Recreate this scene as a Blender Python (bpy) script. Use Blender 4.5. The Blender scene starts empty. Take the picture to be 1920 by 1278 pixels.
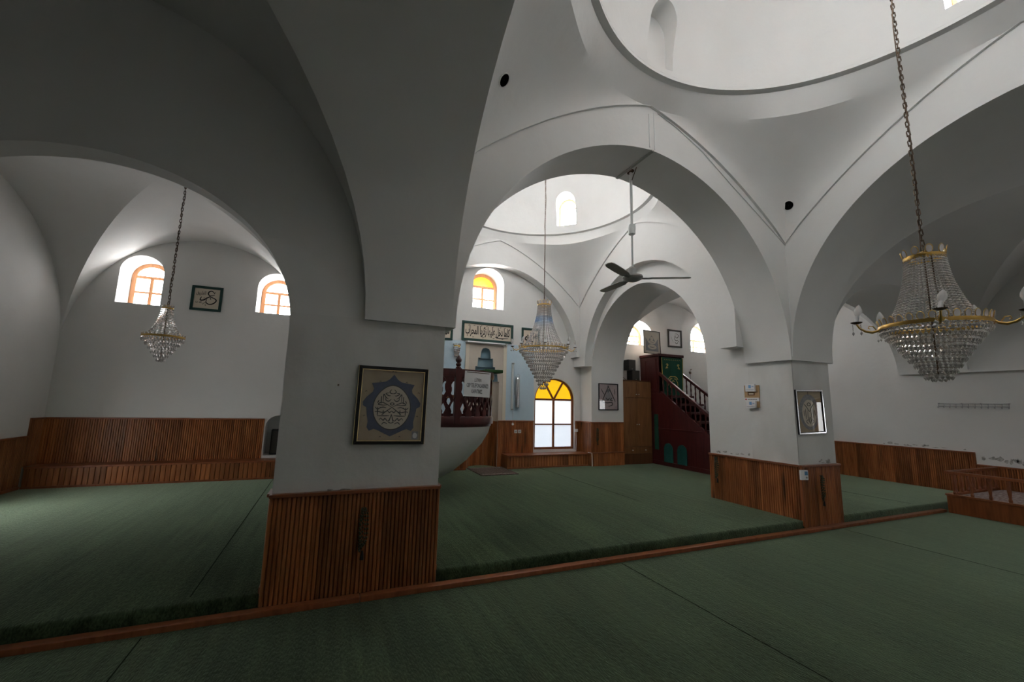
import bpy, bmesh, math, random
from mathutils import Vector, Matrix
random.seed(7)
PI = math.pi
C = bpy.context.scene.collection
sc = bpy.context.scene

# ------------------------------------------------------------------ camera
F_PX = 785.5; YAW, PITCH, ROLL = .404, .147, .024; EYE = Vector((0, 0, 1.6))
fw = Vector((math.sin(YAW)*math.cos(PITCH), math.cos(YAW)*math.cos(PITCH), math.sin(PITCH)))
r0 = Vector((math.cos(YAW), -math.sin(YAW), 0)); u0 = r0.cross(fw)
RT = math.cos(ROLL)*r0 + math.sin(ROLL)*u0; UP = -math.sin(ROLL)*r0 + math.cos(ROLL)*u0
cam_data = bpy.data.cameras.new('camera'); cam = bpy.data.objects.new('camera', cam_data); C.objects.link(cam)
cam_data.sensor_fit = 'HORIZONTAL'; cam_data.sensor_width = 36; cam_data.lens = F_PX/1920*36
cam_data.clip_start = .02
cam.matrix_world = Matrix(((RT.x, UP.x, -fw.x, EYE.x), (RT.y, UP.y, -fw.y, EYE.y), (RT.z, UP.z, -fw.z, EYE.z), (0, 0, 0, 1)))
sc.camera = cam
# ------------------------------------------------------------------ world, exposure
w = bpy.data.worlds.new('world'); sc.world = w; w.use_nodes = True
w.node_tree.nodes['Background'].inputs[0].default_value = (.75, .86, 1, 1)
w.node_tree.nodes['Background'].inputs[1].default_value = .05
sc.view_settings.view_transform = 'Standard'; sc.view_settings.look = 'None'
sc.view_settings.gamma = 1; sc.view_settings.use_curve_mapping = False
sc.view_settings.exposure = 0.0
sc.cycles.max_bounces = 12; sc.cycles.diffuse_bounces = 8; sc.cycles.glossy_bounces = 4
sc.cycles.transparent_max_bounces = 24; sc.cycles.transmission_bounces = 6
sc.cycles.caustics_reflective = False; sc.cycles.caustics_refractive = False
sc.cycles.use_denoising = True
# daylight radiance of the window groups (lit panes)
L_LEFT, L_DOME_B, L_DOME_A, L_UP, L_DOOR, L_RIGHT, L_SIDE, L_LSIDE = 24, 78, 54, 34, 1.1, 48, 5.0, 17

# ------------------------------------------------------------------ pixel to plane
def on(ax, val, px, py):
    d = fw*F_PX + RT*(px-960) - UP*(py-639)
    i = 'XYZ'.index(ax); t = (val-EYE[i])/d[i]
    return EYE + d*t

# ------------------------------------------------------------------ materials
MATS = {}
def mat(name, col, rough=.6, metal=0, noise=None, bump=None, spec=.3, **kw):
    m = bpy.data.materials.new(name); m.use_nodes = True; nt = m.node_tree
    b = nt.nodes['Principled BSDF']
    b.inputs['Base Color'].default_value = (*col, 1); b.inputs['Roughness'].default_value = rough
    b.inputs['Metallic'].default_value = metal; b.inputs['Specular IOR Level'].default_value = spec
    tc = nt.nodes.new('ShaderNodeTexCoord')
    if noise:                                   # (scale, second colour, vector scale)
        s, c2, vs = noise
        mp = nt.nodes.new('ShaderNodeMapping'); mp.inputs['Scale'].default_value = vs
        nt.links.new(tc.outputs['Object'], mp.inputs[0])
        n = nt.nodes.new('ShaderNodeTexNoise'); n.inputs['Scale'].default_value = s; n.inputs['Detail'].default_value = 5
        nt.links.new(mp.outputs[0], n.inputs['Vector'])
        cr = nt.nodes.new('ShaderNodeValToRGB'); cr.color_ramp.elements[0].position = .35; cr.color_ramp.elements[1].position = .68
        cr.color_ramp.elements[0].color = (*col, 1); cr.color_ramp.elements[1].color = (*c2, 1)
        nt.links.new(n.outputs['Fac'], cr.inputs[0]); nt.links.new(cr.outputs[0], b.inputs['Base Color'])
    if bump:                                    # (scale, strength)
        n2 = nt.nodes.new('ShaderNodeTexNoise'); n2.inputs['Scale'].default_value = bump[0]; n2.inputs['Detail'].default_value = 4
        nt.links.new(tc.outputs['Object'], n2.inputs['Vector'])
        bp = nt.nodes.new('ShaderNodeBump'); bp.inputs['Strength'].default_value = bump[1]; bp.inputs['Distance'].default_value = .01
        nt.links.new(n2.outputs['Fac'], bp.inputs['Height']); nt.links.new(bp.outputs[0], b.inputs['Normal'])
    MATS[name] = m
    return m

def emis(name, col, strength, pattern=None):
    m = bpy.data.materials.new(name); m.use_nodes = True; nt = m.node_tree
    b = nt.nodes['Principled BSDF']; b.inputs['Base Color'].default_value = (*[min(1, c) for c in col], 1)
    b.inputs['Roughness'].default_value = .25
    b.inputs['Emission Color'].default_value = (*col, 1); b.inputs['Emission Strength'].default_value = strength
    if pattern:                                 # patterned glass: faint brick-like relief
        tc = nt.nodes.new('ShaderNodeTexCoord'); br = nt.nodes.new('ShaderNodeTexVoronoi'); br.inputs['Scale'].default_value = pattern
        nt.links.new(tc.outputs['Object'], br.inputs['Vector'])
        bp = nt.nodes.new('ShaderNodeBump'); bp.inputs['Strength'].default_value = .4; bp.inputs['Distance'].default_value = .004
        nt.links.new(br.outputs['Distance'], bp.inputs['Height']); nt.links.new(bp.outputs[0], b.inputs['Normal'])
    MATS[name] = m
    return m

def wood(name, c1, c2, rough=.45, scale=6, rand=.35, knots=False):
    m = bpy.data.materials.new(name); m.use_nodes = True; nt = m.node_tree
    b = nt.nodes['Principled BSDF']; b.inputs['Roughness'].default_value = rough; b.inputs['Specular IOR Level'].default_value = .35
    tc = nt.nodes.new('ShaderNodeTexCoord'); oi = nt.nodes.new('ShaderNodeObjectInfo')
    mp = nt.nodes.new('ShaderNodeMapping'); mp.inputs['Scale'].default_value = (scale*2.2, scale*2.2, scale*.22)
    va = nt.nodes.new('ShaderNodeVectorMath'); va.operation = 'ADD'
    mu = nt.nodes.new('ShaderNodeMath'); mu.operation = 'MULTIPLY'; mu.inputs[1].default_value = 37
    nt.links.new(oi.outputs['Random'], mu.inputs[0])
    nt.links.new(tc.outputs['Object'], mp.inputs[0]); nt.links.new(mp.outputs[0], va.inputs[0]); nt.links.new(mu.outputs[0], va.inputs[1])
    n = nt.nodes.new('ShaderNodeTexNoise'); n.inputs['Scale'].default_value = 1.4; n.inputs['Detail'].default_value = 6; n.inputs['Distortion'].default_value = .8
    nt.links.new(va.outputs[0], n.inputs['Vector'])
    cr = nt.nodes.new('ShaderNodeValToRGB'); e = cr.color_ramp.elements
    e[0].position = .3; e[0].color = (*c2, 1); e[1].position = .62; e[1].color = (*c1, 1)
    nt.links.new(n.outputs['Fac'], cr.inputs[0])
    hs = nt.nodes.new('ShaderNodeHueSaturation'); mr = nt.nodes.new('ShaderNodeMapRange')
    mr.inputs[3].default_value = 1-rand; mr.inputs[4].default_value = 1+rand*.6
    nt.links.new(oi.outputs['Random'], mr.inputs[0]); nt.links.new(mr.outputs[0], hs.inputs['Value'])
    vo = nt.nodes.new('ShaderNodeTexVoronoi'); vo.inputs['Scale'].default_value = .42; nt.links.new(va.outputs[0], vo.inputs['Vector'])
    kr = nt.nodes.new('ShaderNodeMapRange'); kr.inputs[1].default_value = .05; kr.inputs[2].default_value = .17; kr.inputs[3].default_value = .22; kr.inputs[4].default_value = 1; nt.links.new(vo.outputs['Distance'], kr.inputs[0])
    km = nt.nodes.new('ShaderNodeMix'); km.data_type = 'RGBA'; km.blend_type = 'MULTIPLY'; km.inputs[0].default_value = 1 if knots else 0
    nt.links.new(cr.outputs[0], km.inputs[6]); nt.links.new(kr.outputs[0], km.inputs[7])
    nt.links.new(km.outputs[2], hs.inputs['Color']); nt.links.new(hs.outputs[0], b.inputs['Base Color'])
    MATS[name] = m
    return m

mat('plaster', (.70, .695, .68), .85, noise=(1.3, (.655, .65, .635), (1, 1, 1)), bump=(9, .35), spec=.15)
mat('plaster_base', (.69, .685, .67), .85, noise=(2.5, (.6, .59, .57), (1, 1, .6)), bump=(14, .4), spec=.15)
def carpet_mat():
    m = bpy.data.materials.new('carpet'); m.use_nodes = True; nt = m.node_tree; N = nt.nodes; L = nt.links
    b = N['Principled BSDF']; b.inputs['Roughness'].default_value = 1; b.inputs['Specular IOR Level'].default_value = .04
    b.inputs['Sheen Weight'].default_value = 1.0; b.inputs['Sheen Roughness'].default_value = .38; b.inputs['Sheen Tint'].default_value = (.58, .74, .54, 1)
    tc = N.new('ShaderNodeTexCoord')
    def noise(scale, vec, detail, rot=0):
        mp = N.new('ShaderNodeMapping'); mp.inputs['Scale'].default_value = vec; mp.inputs['Rotation'].default_value = (0, 0, rot)
        n = N.new('ShaderNodeTexNoise'); n.inputs['Scale'].default_value = scale; n.inputs['Detail'].default_value = detail
        L.new(tc.outputs['Object'], mp.inputs[0]); L.new(mp.outputs[0], n.inputs['Vector']); return n.outputs['Fac']
    streak = noise(7, (2.2, .14, 1), 5, -.06); fibre = noise(55, (1.8, .45, 1), 5, -.06); patch = noise(1.3, (1.2, .45, 1), 4, .3)
    def mul(a, b_):
        q = N.new('ShaderNodeMath'); q.operation = 'MULTIPLY'; L.new(a, q.inputs[0])
        if isinstance(b_, float): q.inputs[1].default_value = b_
        else: L.new(b_, q.inputs[1])
        return q.outputs[0]
    def rng(a, lo, hi):
        q = N.new('ShaderNodeMapRange'); q.inputs[1].default_value = .3; q.inputs[2].default_value = .7; q.inputs[3].default_value = lo; q.inputs[4].default_value = hi; L.new(a, q.inputs[0]); return q.outputs[0]
    v = mul(mul(rng(streak, .62, 1.42), rng(fibre, .5, 1.5)), rng(patch, .6, 1.35))
    c = N.new('ShaderNodeMix'); c.data_type = 'RGBA'; c.blend_type = 'MULTIPLY'; c.inputs[0].default_value = 1; c.inputs[6].default_value = (.033, .049, .0245, 1)
    L.new(v, c.inputs[7]); L.new(c.outputs[2], b.inputs['Base Color'])
    bp = N.new('ShaderNodeBump'); bp.inputs['Strength'].default_value = .7; bp.inputs['Distance'].default_value = .010
    ad = N.new('ShaderNodeMath'); ad.operation = 'ADD'; L.new(fibre, ad.inputs[0]); L.new(mul(streak, .6), ad.inputs[1])
    L.new(ad.outputs[0], bp.inputs['Height']); L.new(bp.outputs[0], b.inputs['Normal']); MATS['carpet'] = m
carpet_mat()
mat('seam', (.018, .026, .014), 1, spec=.05)
wood('pine', (.37, .135, .045), (.19, .056, .016), rough=.38, knots=True)
wood('pine_trim', (.27, .09, .035), (.19, .055, .02), rough=.35, rand=.15)
wood('window_wood', (.55, .27, .13), (.42, .19, .08), rough=.5, rand=.1)
wood('door_wood', (.27, .085, .025), (.17, .045, .012), rough=.4, rand=.1)
wood('maroon', (.068, .012, .011), (.042, .006, .006), rough=.35, rand=.1)
wood('cabinet_wood', (.23, .105, .04), (.16, .068, .025), rough=.4, rand=.12)
wood('cabinet_edge', (.13, .05, .02), (.09, .032, .012), rough=.4, rand=.1)
mat('pale_blue', (.52, .64, .72), .8, noise=(2, (.47, .6, .69), (1, 1, 1)), bump=(12, .3), spec=.15)
mat('beige', (.56, .5, .43), .8, noise=(2, (.5, .44, .38), (1, 1, 1)), bump=(12, .3), spec=.15)
mat('blue_grey', (.25, .36, .41), .8, noise=(4, (.2, .3, .36), (1, 1, 1)), spec=.15)
mat('cream', (.66, .6, .5), .8, spec=.15)
mat('gold', (.62, .4, .12), .28, metal=1)
mat('bronze', (.12, .085, .06), .45, metal=1)
mat('chrome', (.7, .7, .72), .2, metal=1)
mat('steel', (.35, .35, .36), .35, metal=1)
mat('black', (.012, .012, .013), .45)
mat('bore_shade', (.002, .002, .002), 1, spec=0)
mat('gilt_edge', (.75, .6, .3), .2, metal=1)
mat('green_frame', (.02, .055, .048), .4)
mat('dark_frame', (.04, .035, .03), .4)
mat('paper', (.62, .54, .44), .8, spec=.1)
mat('parchment', (.4, .31, .2), .8, noise=(6, (.45, .36, .24), (1, 1, 1)), spec=.1)
mat('white_paper', (.75, .75, .76), .7, spec=.1)
mat('ink', (.015, .012, .012), .6)
mat('grey_ink', (.12, .12, .13), .7)
mat('medallion_blue', (.035, .055, .12), .7, noise=(60, (.06, .075, .13), (1, 1, 1)), spec=.1)
mat('grey_print', (.2, .2, .215), .7, noise=(55, (.32, .31, .31), (1, 1, 1)), spec=.1)
mat('rose_print', (.45, .36, .36), .7, noise=(18, (.38, .3, .31), (1, 1, 1)), spec=.1)
mat('white_paint', (.68, .69, .68), .4)
mat('fan_grey', (.33, .33, .31), .45)
mat('fan_blade', (.36, .36, .33), .5)
mat('white_plastic', (.72, .73, .74), .4)
mat('blue_plastic', (.1, .25, .45), .4)
mat('bulb_white', (.8, .82, .84), .25)
mat('dark_green_cloth', (.008, .06, .035), .85, bump=(40, .5))
mat('teal_cloth', (.01, .09, .075), .85, noise=(9, (.008, .065, .055), (3, 3, .4)), bump=(30, .5))
mat('green_cloth', (.03, .09, .03), .85)
mat('gold_thread', (.42, .34, .1), .6)
mat('blue_print', (.16, .33, .6), .6)
mat('red_print', (.5, .05, .05), .6)
mat('cardboard', (.42, .28, .15), .8)
mat('rug', (.075, .05, .042), .95, noise=(28, (.17, .14, .115), (1, 1, 1)), bump=(150, .6), spec=.05)
mat('rug_pale', (.42, .36, .33), .95, noise=(22, (.16, .09, .09), (1, 1, 1)), bump=(150, .6), spec=.05)
mat('amber_bead', (.035, .045, .02), .3)
mat('blue_tape', (.1, .32, .5), .4)
mat('stain', (.3, .29, .27), .9, noise=(30, (.55, .54, .52), (1, 1, 1)), bump=(40, 1), spec=.1)
emis('pane_left', (.93, .97, 1), L_LEFT); emis('pane_dome_b', (.95, .98, 1), L_DOME_B); emis('pane_dome_a', (.95, .98, 1), L_DOME_A)
emis('pane_up', (.96, .98, 1), L_UP); emis('pane_up_yellow', (1, .62, .03), 1.1)
emis('pane_right', (.95, .98, 1), L_RIGHT); emis('pane_side', (.95, .98, 1), L_SIDE); emis('pane_lside', (.95, .98, 1), L_LSIDE)
emis('pane_door', (.80, .88, .98), L_DOOR*.75, 110); emis('pane_door_hi', (.9, .94, .95), L_DOOR*.85, 110); emis('pane_door_yellow', (1, .6, .01), .75)

def glassmat(name, tint, gl=.3, diff=.12):
    m = bpy.data.materials.new(name); m.use_nodes = True; nt = m.node_tree; nt.nodes.clear()
    o = nt.nodes.new('ShaderNodeOutputMaterial'); tr = nt.nodes.new('ShaderNodeBsdfTransparent'); tr.inputs[0].default_value = (*tint, 1)
    g = nt.nodes.new('ShaderNodeBsdfGlossy'); g.inputs[0].default_value = (1, 1, 1, 1); g.inputs['Roughness'].default_value = .06
    d = nt.nodes.new('ShaderNodeBsdfTranslucent'); d.inputs[0].default_value = (.9, .88, .86, 1)
    m1 = nt.nodes.new('ShaderNodeMixShader'); m1.inputs[0].default_value = gl
    m2 = nt.nodes.new('ShaderNodeMixShader'); m2.inputs[0].default_value = diff
    nt.links.new(tr.outputs[0], m1.inputs[1]); nt.links.new(g.outputs[0], m1.inputs[2])
    nt.links.new(m1.outputs[0], m2.inputs[1]); nt.links.new(d.outputs[0], m2.inputs[2]); nt.links.new(m2.outputs[0], o.inputs[0])
    MATS[name] = m
glassmat('crystal', (.84, .81, .79), .5, .3)
glassmat('crystal_blue', (.2, .5, .85), .25, .3)
glassmat('bulb_glass', (.93, .94, .95), .2, .5)

def panemat(name):      # framed-picture glass: clear with a mirror-like reflection by angle
    m = bpy.data.materials.new(name); m.use_nodes = True; nt = m.node_tree; nt.nodes.clear()
    o = nt.nodes.new('ShaderNodeOutputMaterial'); tr = nt.nodes.new('ShaderNodeBsdfTransparent')
    g = nt.nodes.new('ShaderNodeBsdfGlossy'); g.inputs['Roughness'].default_value = .0
    lw = nt.nodes.new('ShaderNodeLayerWeight'); lw.inputs[0].default_value = .5
    pw = nt.nodes.new('ShaderNodeMath'); pw.operation = 'POWER'; pw.inputs[1].default_value = 5
    fr = nt.nodes.new('ShaderNodeMath'); fr.operation = 'MULTIPLY_ADD'; fr.inputs[1].default_value = .9; fr.inputs[2].default_value = .10
    nt.links.new(lw.outputs['Facing'], pw.inputs[0]); nt.links.new(pw.outputs[0], fr.inputs[0])
    m1 = nt.nodes.new('ShaderNodeMixShader')
    nt.links.new(fr.outputs[0], m1.inputs[0]); nt.links.new(tr.outputs[0], m1.inputs[1]); nt.links.new(g.outputs[0], m1.inputs[2]); nt.links.new(m1.outputs[0], o.inputs[0])
    MATS[name] = m
panemat('picture_glass')

# ------------------------------------------------------------------ mesh helpers
class MB:
    def __init__(s): s.v = []; s.f = []
    def add(s, vs, fs):
        n = len(s.v); s.v += [tuple(v) for v in vs]; s.f += [tuple(i+n for i in f) for f in fs]; return s
    def box(s, x0, x1, y0, y1, z0, z1):
        vs = [(x, y, z) for z in (z0, z1) for y in (y0, y1) for x in (x0, x1)]
        return s.add(vs, [(0, 2, 3, 1), (4, 5, 7, 6), (0, 1, 5, 4), (2, 6, 7, 3), (0, 4, 6, 2), (1, 3, 7, 5)])
    def prism(s, poly, ax, v0, v1, sc1=1, cen=None):
        """poly of (u,z) for ax 'X'/'Y' (extruded along it), of (x,y) for 'Z'; sc1 scales the far end about cen"""
        n = len(poly); cen = cen or (sum(p[0] for p in poly)/n, sum(p[1] for p in poly)/n)
        def P(p, v): return (v, p[0], p[1]) if ax == 'X' else (p[0], v, p[1]) if ax == 'Y' else (p[0], p[1], v)
        vs = [P(p, v0) for p in poly] + [P((cen[0]+(p[0]-cen[0])*sc1, cen[1]+(p[1]-cen[1])*sc1), v1) for p in poly]
        return s.add(vs, [tuple(range(n))[::-1], tuple(range(n, 2*n))] + [(i, (i+1) % n, n+(i+1) % n, n+i) for i in range(n)])
    def tube(s, pts, r, n=8, closed=False, cap=True):
        pts = [Vector(p) for p in pts]; N = len(pts); rings = []
        for i, p in enumerate(pts):
            a = pts[i-1] if (i or closed) else p; b = pts[(i+1) % N] if (i < N-1 or closed) else p
            t = (b-a).normalized(); h = Vector((0, 0, 1)) if abs(t.z) < .9 else Vector((1, 0, 0))
            e1 = t.cross(h).normalized(); e2 = t.cross(e1); rr = r[i] if isinstance(r, (list, tuple)) else r
            rings.append([p + (e1*math.cos(2*PI*k/n) + e2*math.sin(2*PI*k/n))*rr for k in range(n)])
        vs = [v for g in rings for v in g]; fs = []
        for i in range(N if closed else N-1):
            j = (i+1) % N
            fs += [(i*n+k, i*n+(k+1) % n, j*n+(k+1) % n, j*n+k) for k in range(n)]
        if cap and not closed: fs += [tuple(range(n))[::-1], tuple(range((N-1)*n, N*n))]
        return s.add(vs, fs)
    def lathe(s, prof, n=24, cx=0, cy=0, a0=0, a1=2*PI, close=False):
        full = abs(a1-a0-2*PI) < 1e-6; m = n if full else n+1; P = len(prof)
        vs = [(cx+p[0]*math.cos(a0+(a1-a0)*k/n), cy+p[0]*math.sin(a0+(a1-a0)*k/n), p[1]) for k in range(m) for p in prof]
        fs = []
        for k in range(n):
            k2 = (k+1) % m
            for i in range(P if close else P-1):
                j = (i+1) % P; fs.append((k*P+i, k2*P+i, k2*P+j, k*P+j))
        if not full and close: fs += [tuple(range(P)), tuple(range((m-1)*P, m*P))[::-1]]
        return s.add(vs, fs)
    def octa(s, c, rx, rz, M=None, n=4):
        x, y, z = c
        vs = [(x, y, z+rz)] + [(x+rx*math.cos(2*PI*k/n+.3), y+rx*math.sin(2*PI*k/n+.3), z) for k in range(n)] + [(x, y, z-rz)]
        return s.add(vs, [(0, 1+k, 1+(k+1) % n) for k in range(n)] + [(n+1, 1+(k+1) % n, 1+k) for k in range(n)])
    def ball(s, c, r, n=8, m=5, sz=1):
        x, y, z = c
        return s.lathe([(max(1e-4, r*math.sin(PI*i/m)), z-r*sz*math.cos(PI*i/m)) for i in range(m+1)], n, x, y)
    def xf(s, M):
        s.v = [tuple(M @ Vector(v)) for v in s.v]; return s
    def build(s, name, m, parent=None, smooth=0, bevel=0):
        me = bpy.data.meshes.new(name); me.from_pydata(s.v, [], s.f); me.materials.append(MATS[m] if isinstance(m, str) else m)
        bm = bmesh.new(); bm.from_mesh(me)
        bmesh.ops.remove_doubles(bm, verts=bm.verts, dist=1e-5)
        if bevel: bmesh.ops.bevel(bm, geom=[e for e in bm.edges if e.is_manifold and e.calc_face_angle(0) > .6], offset=bevel, segments=2, affect='EDGES', profile=.6)
        bmesh.ops.recalc_face_normals(bm, faces=bm.faces)
        if smooth:
            for f in bm.faces: f.smooth = True
            for e in bm.edges:
                if len(e.link_faces) == 2 and e.calc_face_angle(0) > math.radians(smooth): e.smooth = False
        bm.to_mesh(me); bm.free()
        o = bpy.data.objects.new(name, me); C.objects.link(o)
        if parent: o.parent = parent
        return o

def inst(name, src, parent, loc, rz=0, rx=0, ry=0, scale=None):
    o = bpy.data.objects.new(name, src.data if hasattr(src, 'data') else src); C.objects.link(o); o.parent = parent
    o.location = loc; o.rotation_euler = (rx, ry, rz)
    if scale: o.scale = scale
    return o
def empty(name, loc=(0, 0, 0), rz=0, rx=0, ry=0):
    o = bpy.data.objects.new(name, None); C.objects.link(o); o.location = loc; o.rotation_euler = (rx, ry, rz); o.empty_display_size = .1
    return o
def tag(o, label, cat, group=None, kind=None):
    o['label'] = label; o['category'] = cat
    if group: o['group'] = group
    if kind: o['kind'] = kind
    return o
def struct(o, label=None, cat=None):
    o['kind'] = 'structure'
    if label: o['label'] = label
    if cat: o['category'] = cat
    return o
def cut(o, cutters, smooth=30):
    """boolean difference with a list of MB cutters (joined per cutter)"""
    tmp = []
    for mb, m in cutters:
        c = mb.build('cutter', m); tmp.append(c)
        md = o.modifiers.new('b', 'BOOLEAN'); md.operation = 'DIFFERENCE'; md.solver = 'EXACT'; md.object = c; md.material_mode = 'TRANSFER'
    dg = bpy.context.evaluated_depsgraph_get(); dg.update()
    me = bpy.data.meshes.new_from_object(o.evaluated_get(dg)); o.modifiers.clear()
    old = o.data; o.data = me; bpy.data.meshes.remove(old)
    for c in tmp: me2 = c.data; bpy.data.objects.remove(c); bpy.data.meshes.remove(me2)
    bm = bmesh.new(); bm.from_mesh(me)
    for f in bm.faces: f.smooth = True
    for e in bm.edges:
        e.smooth = not (len(e.link_faces) == 2 and e.calc_face_angle(0) > math.radians(smooth))
    bm.to_mesh(me); bm.free(); me.name = o.name
    return o
def arch(cu, half, zs, rise, z0=-.2, n=24, point=.0, leg=True):
    """arch opening outline, legs down to z0"""
    P = [(cu-half, z0), (cu+half, z0)] if leg else []
    for i in range(2*n+1):
        a = PI*i/(2*n); c, s_ = math.cos(a), math.sin(a)
        z = zs + rise*s_ + point*(1-abs(c))**2*.6
        P.append((cu+half*c, z))
    return P
def wbox(name, *a, m='plaster', bevel=0): return MB().box(*a).build(name, m, bevel=bevel)

# ------------------------------------------------------------------ main dimensions
YW = 9.4; XL = -4.25; XR = 11.24; YB = -1.1; ZP = .124; TOP = 6.2
ACX, ACY = 3.5, 1.375; BCX, BCY = 3.515, 6.84

# ------------------------------------------------------------------ floors
fl = MB().box(XL-.05, XR+.05, YB-.05, 3.9, -.12, 0).build('floor', 'carpet'); struct(fl, 'dark green carpet of the lower floor in front of the wooden step', 'carpet floor')
prof = [(3.875, -.02), (3.875, .085), (3.888, .11), (3.915, ZP), (9.9, ZP), (9.9, -.02)]
pf = MB().prism(prof, 'X', XL-.05, XR+.05).build('floor_platform', 'carpet', smooth=40); struct(pf, 'raised green carpet platform behind the wooden step edge', 'carpet floor')
for x, y0, y1, z, par in ((-.83, 4.0, 9.0, ZP, pf), (2.89, -1.0, 3.75, 0, fl), (-1.02, -1, 3.75, 0, fl), (4.6, 5.5, 9.0, ZP, pf), (8.9, 4, 9, ZP, pf), (6.6, -1, 3.7, 0, fl)):
    MB().box(x-.004, x+.004, y0, y1, z-.001, z+.002).build('carpet_seam', 'seam', par)
xs = XL
while xs < 9.4:
    x2 = min(xs+2.3, 9.46)
    struct(MB().box(xs+.002, x2-.002, 3.775, 3.858, 0, .042).build('trim_step', 'pine_trim', bevel=.006)); xs = x2

# ------------------------------------------------------------------ window builder
def window(n, parent_loc, rz, wdt, hgt, springh, cols, rows, pane, toppane, framemat='window_wood', fw_=.05, fan=0, hipane=None, label=None, depth=.05):
    """arched window standing in local x/z, facing local -y. hgt = total, springh = height of spring"""
    e = empty('window_%d' % n, parent_loc, rz); struct(e, label, 'window')
    half = wdt/2; rise = hgt-springh
    def outline(h, z0, top): return [(-h, z0), (h, z0)] + [(h*math.cos(PI*i/20), springh+top*math.sin(PI*i/20)) for i in range(21)]
    A = outline(half, 0, rise); B = outline(half-fw_, fw_, rise-fw_); N = len(A)
    mb = MB(); vs = [(p[0], y, p[1]) for y in (-depth/2, depth/2) for p in A] + [(p[0], y, p[1]) for y in (-depth/2, depth/2) for p in B]
    fs = []
    for i in range(N):
        j = (i+1) % N
        fs += [(i, j, 2*N+j, 2*N+i), (N+i, 3*N+i, 3*N+j, N+j), (2*N+i, 2*N+j, 3*N+j, 3*N+i), (i, N+i, N+j, j)]
    fr = mb.add(vs, fs).build('window_frame', framemat, e)
    b = fw_*.75
    MB().box(-half+fw_*.6, half-fw_*.6, -depth*.45, depth*.45, springh-b/2, springh+b/2).build('transom', framemat, e)
    for c in range(1, cols):
        x = -half+wdt*c/cols; MB().box(x-b/2, x+b/2, -depth*.42, depth*.42, fw_*.8, springh).build('mullion', framemat, e)
    zr = [springh*k/rows for k in range(rows+1)]
    for z in zr[1:-1]: MB().box(-half+fw_*.6, half-fw_*.6, -depth*.36, depth*.36, z-b*.35, z+b*.35).build('glazing_bar', framemat, e)
    for c in range(cols):
        for k in range(rows):
            x0 = -half+wdt*c/cols; x1 = x0+wdt/cols
            MB().box(max(x0, -half+fw_*.7)+.004, min(x1, half-fw_*.7)-.004, .004, .012, max(zr[k], fw_*.7)+.003, zr[k+1]-.003).build('pane', hipane if (hipane and k > 0) else pane, e)
    k = max(1, fan)
    for i in range(k):
        a0, a1 = PI*i/k, PI*(i+1)/k
        pts = [(0, springh)] if k > 1 else []
        h2, r2 = half-fw_*.7, rise-fw_*.7
        pts += [(h2*math.cos(a0+(a1-a0)*j/12), springh+r2*math.sin(a0+(a1-a0)*j/12)) for j in range(13)]
        MB().prism(pts, 'Y', .004, .012).build('fanlight_pane', toppane, e)
        if i:
            mb = MB().box(-b*.4, b*.4, -depth*.4, depth*.4, 0, 1)
            L = math.hypot((half-fw_*.5)*math.cos(a0), (rise-fw_*.5)*math.sin(a0)); an = math.atan2((rise-fw_*.5)*math.sin(a0), (half-fw_*.5)*math.cos(a0))
            mb.xf(Matrix.Translation((0, 0, springh)) @ Matrix.Rotation(PI/2-an, 4, 'Y') @ Matrix.Diagonal((1, 1, L, 1))); mb.build('fan_bar', framemat, e)
    return e

# ------------------------------------------------------------------ walls
WB = YW+.62                                       # outer face of the far wall
wf = wbox('wall_front', XL-.6, XR+.6, YW, WB, -.1, TOP); struct(wf, 'whitewashed far wall with arched windows and the prayer niche', 'wall')
def far_open(px_l, px_r, py_sill, py_top, sc1=1.0):
    a = on('Y', YW, px_l, py_sill); b = on('Y', YW, px_r, py_sill); c = on('Y', YW, (px_l+px_r)/2, py_top)
    return (a.x+b.x)/2, (b.x-a.x), (a.z+b.z)/2, c.z
WIN = {}
cutters = []
for key, q in (('l1', (214, 300, 569, 477)), ('l2', (478, 550, 588, 512)), ('up', (886, 944, 578, 502)), ('door', (1001, 1077, 842, 709)), ('r1', (1166, 1223, 646, 600)), ('r2', (1296, 1350, 661, 605))):
    cx, wd, z0, z1 = far_open(*q); WIN[key] = (cx, wd, z0, z1)
    h = wd/2; rise = min(h*.95, (z1-z0)*.55)
    cutters.append((MB().prism(arch(cx, h, z1-rise, rise, z0, 12), 'Y', YW-.05, WB+.1, .97, (cx, z0)), 'plaster'))
# prayer niche slot, wall niche beside the bench
NX, NZ = 3.36, 2.97
cutters.append((MB().box(NX-.44, NX+.44, YW-.05, YW+.55, ZP-.05, NZ), 'plaster'))
nb = on('Y', YW, 512, 787); cutters.append((MB().prism(arch(nb.x+.12, .24, 1.04, .22, .5, 10), 'Y', YW-.05, YW+.4), 'plaster'))
cut(wf, cutters)
for i, (key, fr_, pane) in enumerate((('l1', 'window_wood', 'pane_left'), ('l2', 'window_wood', 'pane_left'), ('r1', 'window_wood', 'pane_right'), ('r2', 'window_wood', 'pane_right'))):
    cx, wd, z0, z1 = WIN[key]; rise = min(wd*.475, (z1-z0)*.55)
    window(i+1, (cx, YW+.5, z0+.012), 0, wd*.955, (z1-z0)*.965, (z1-z0-rise)*.99, 2, 2, pane, pane, label={'l1': 'small arched window in the vaulted bay nearer the corner with the side wall', 'l2': 'small arched window in the vaulted bay nearer the wall recess with the dark locker', 'r1': 'small arched window above the wardrobe and speakers', 'r2': 'small arched window above the pulpit stair rail'}[key], fw_=.07)
cx, wd, z0, z1 = WIN['up']; rise = wd*.475
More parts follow.
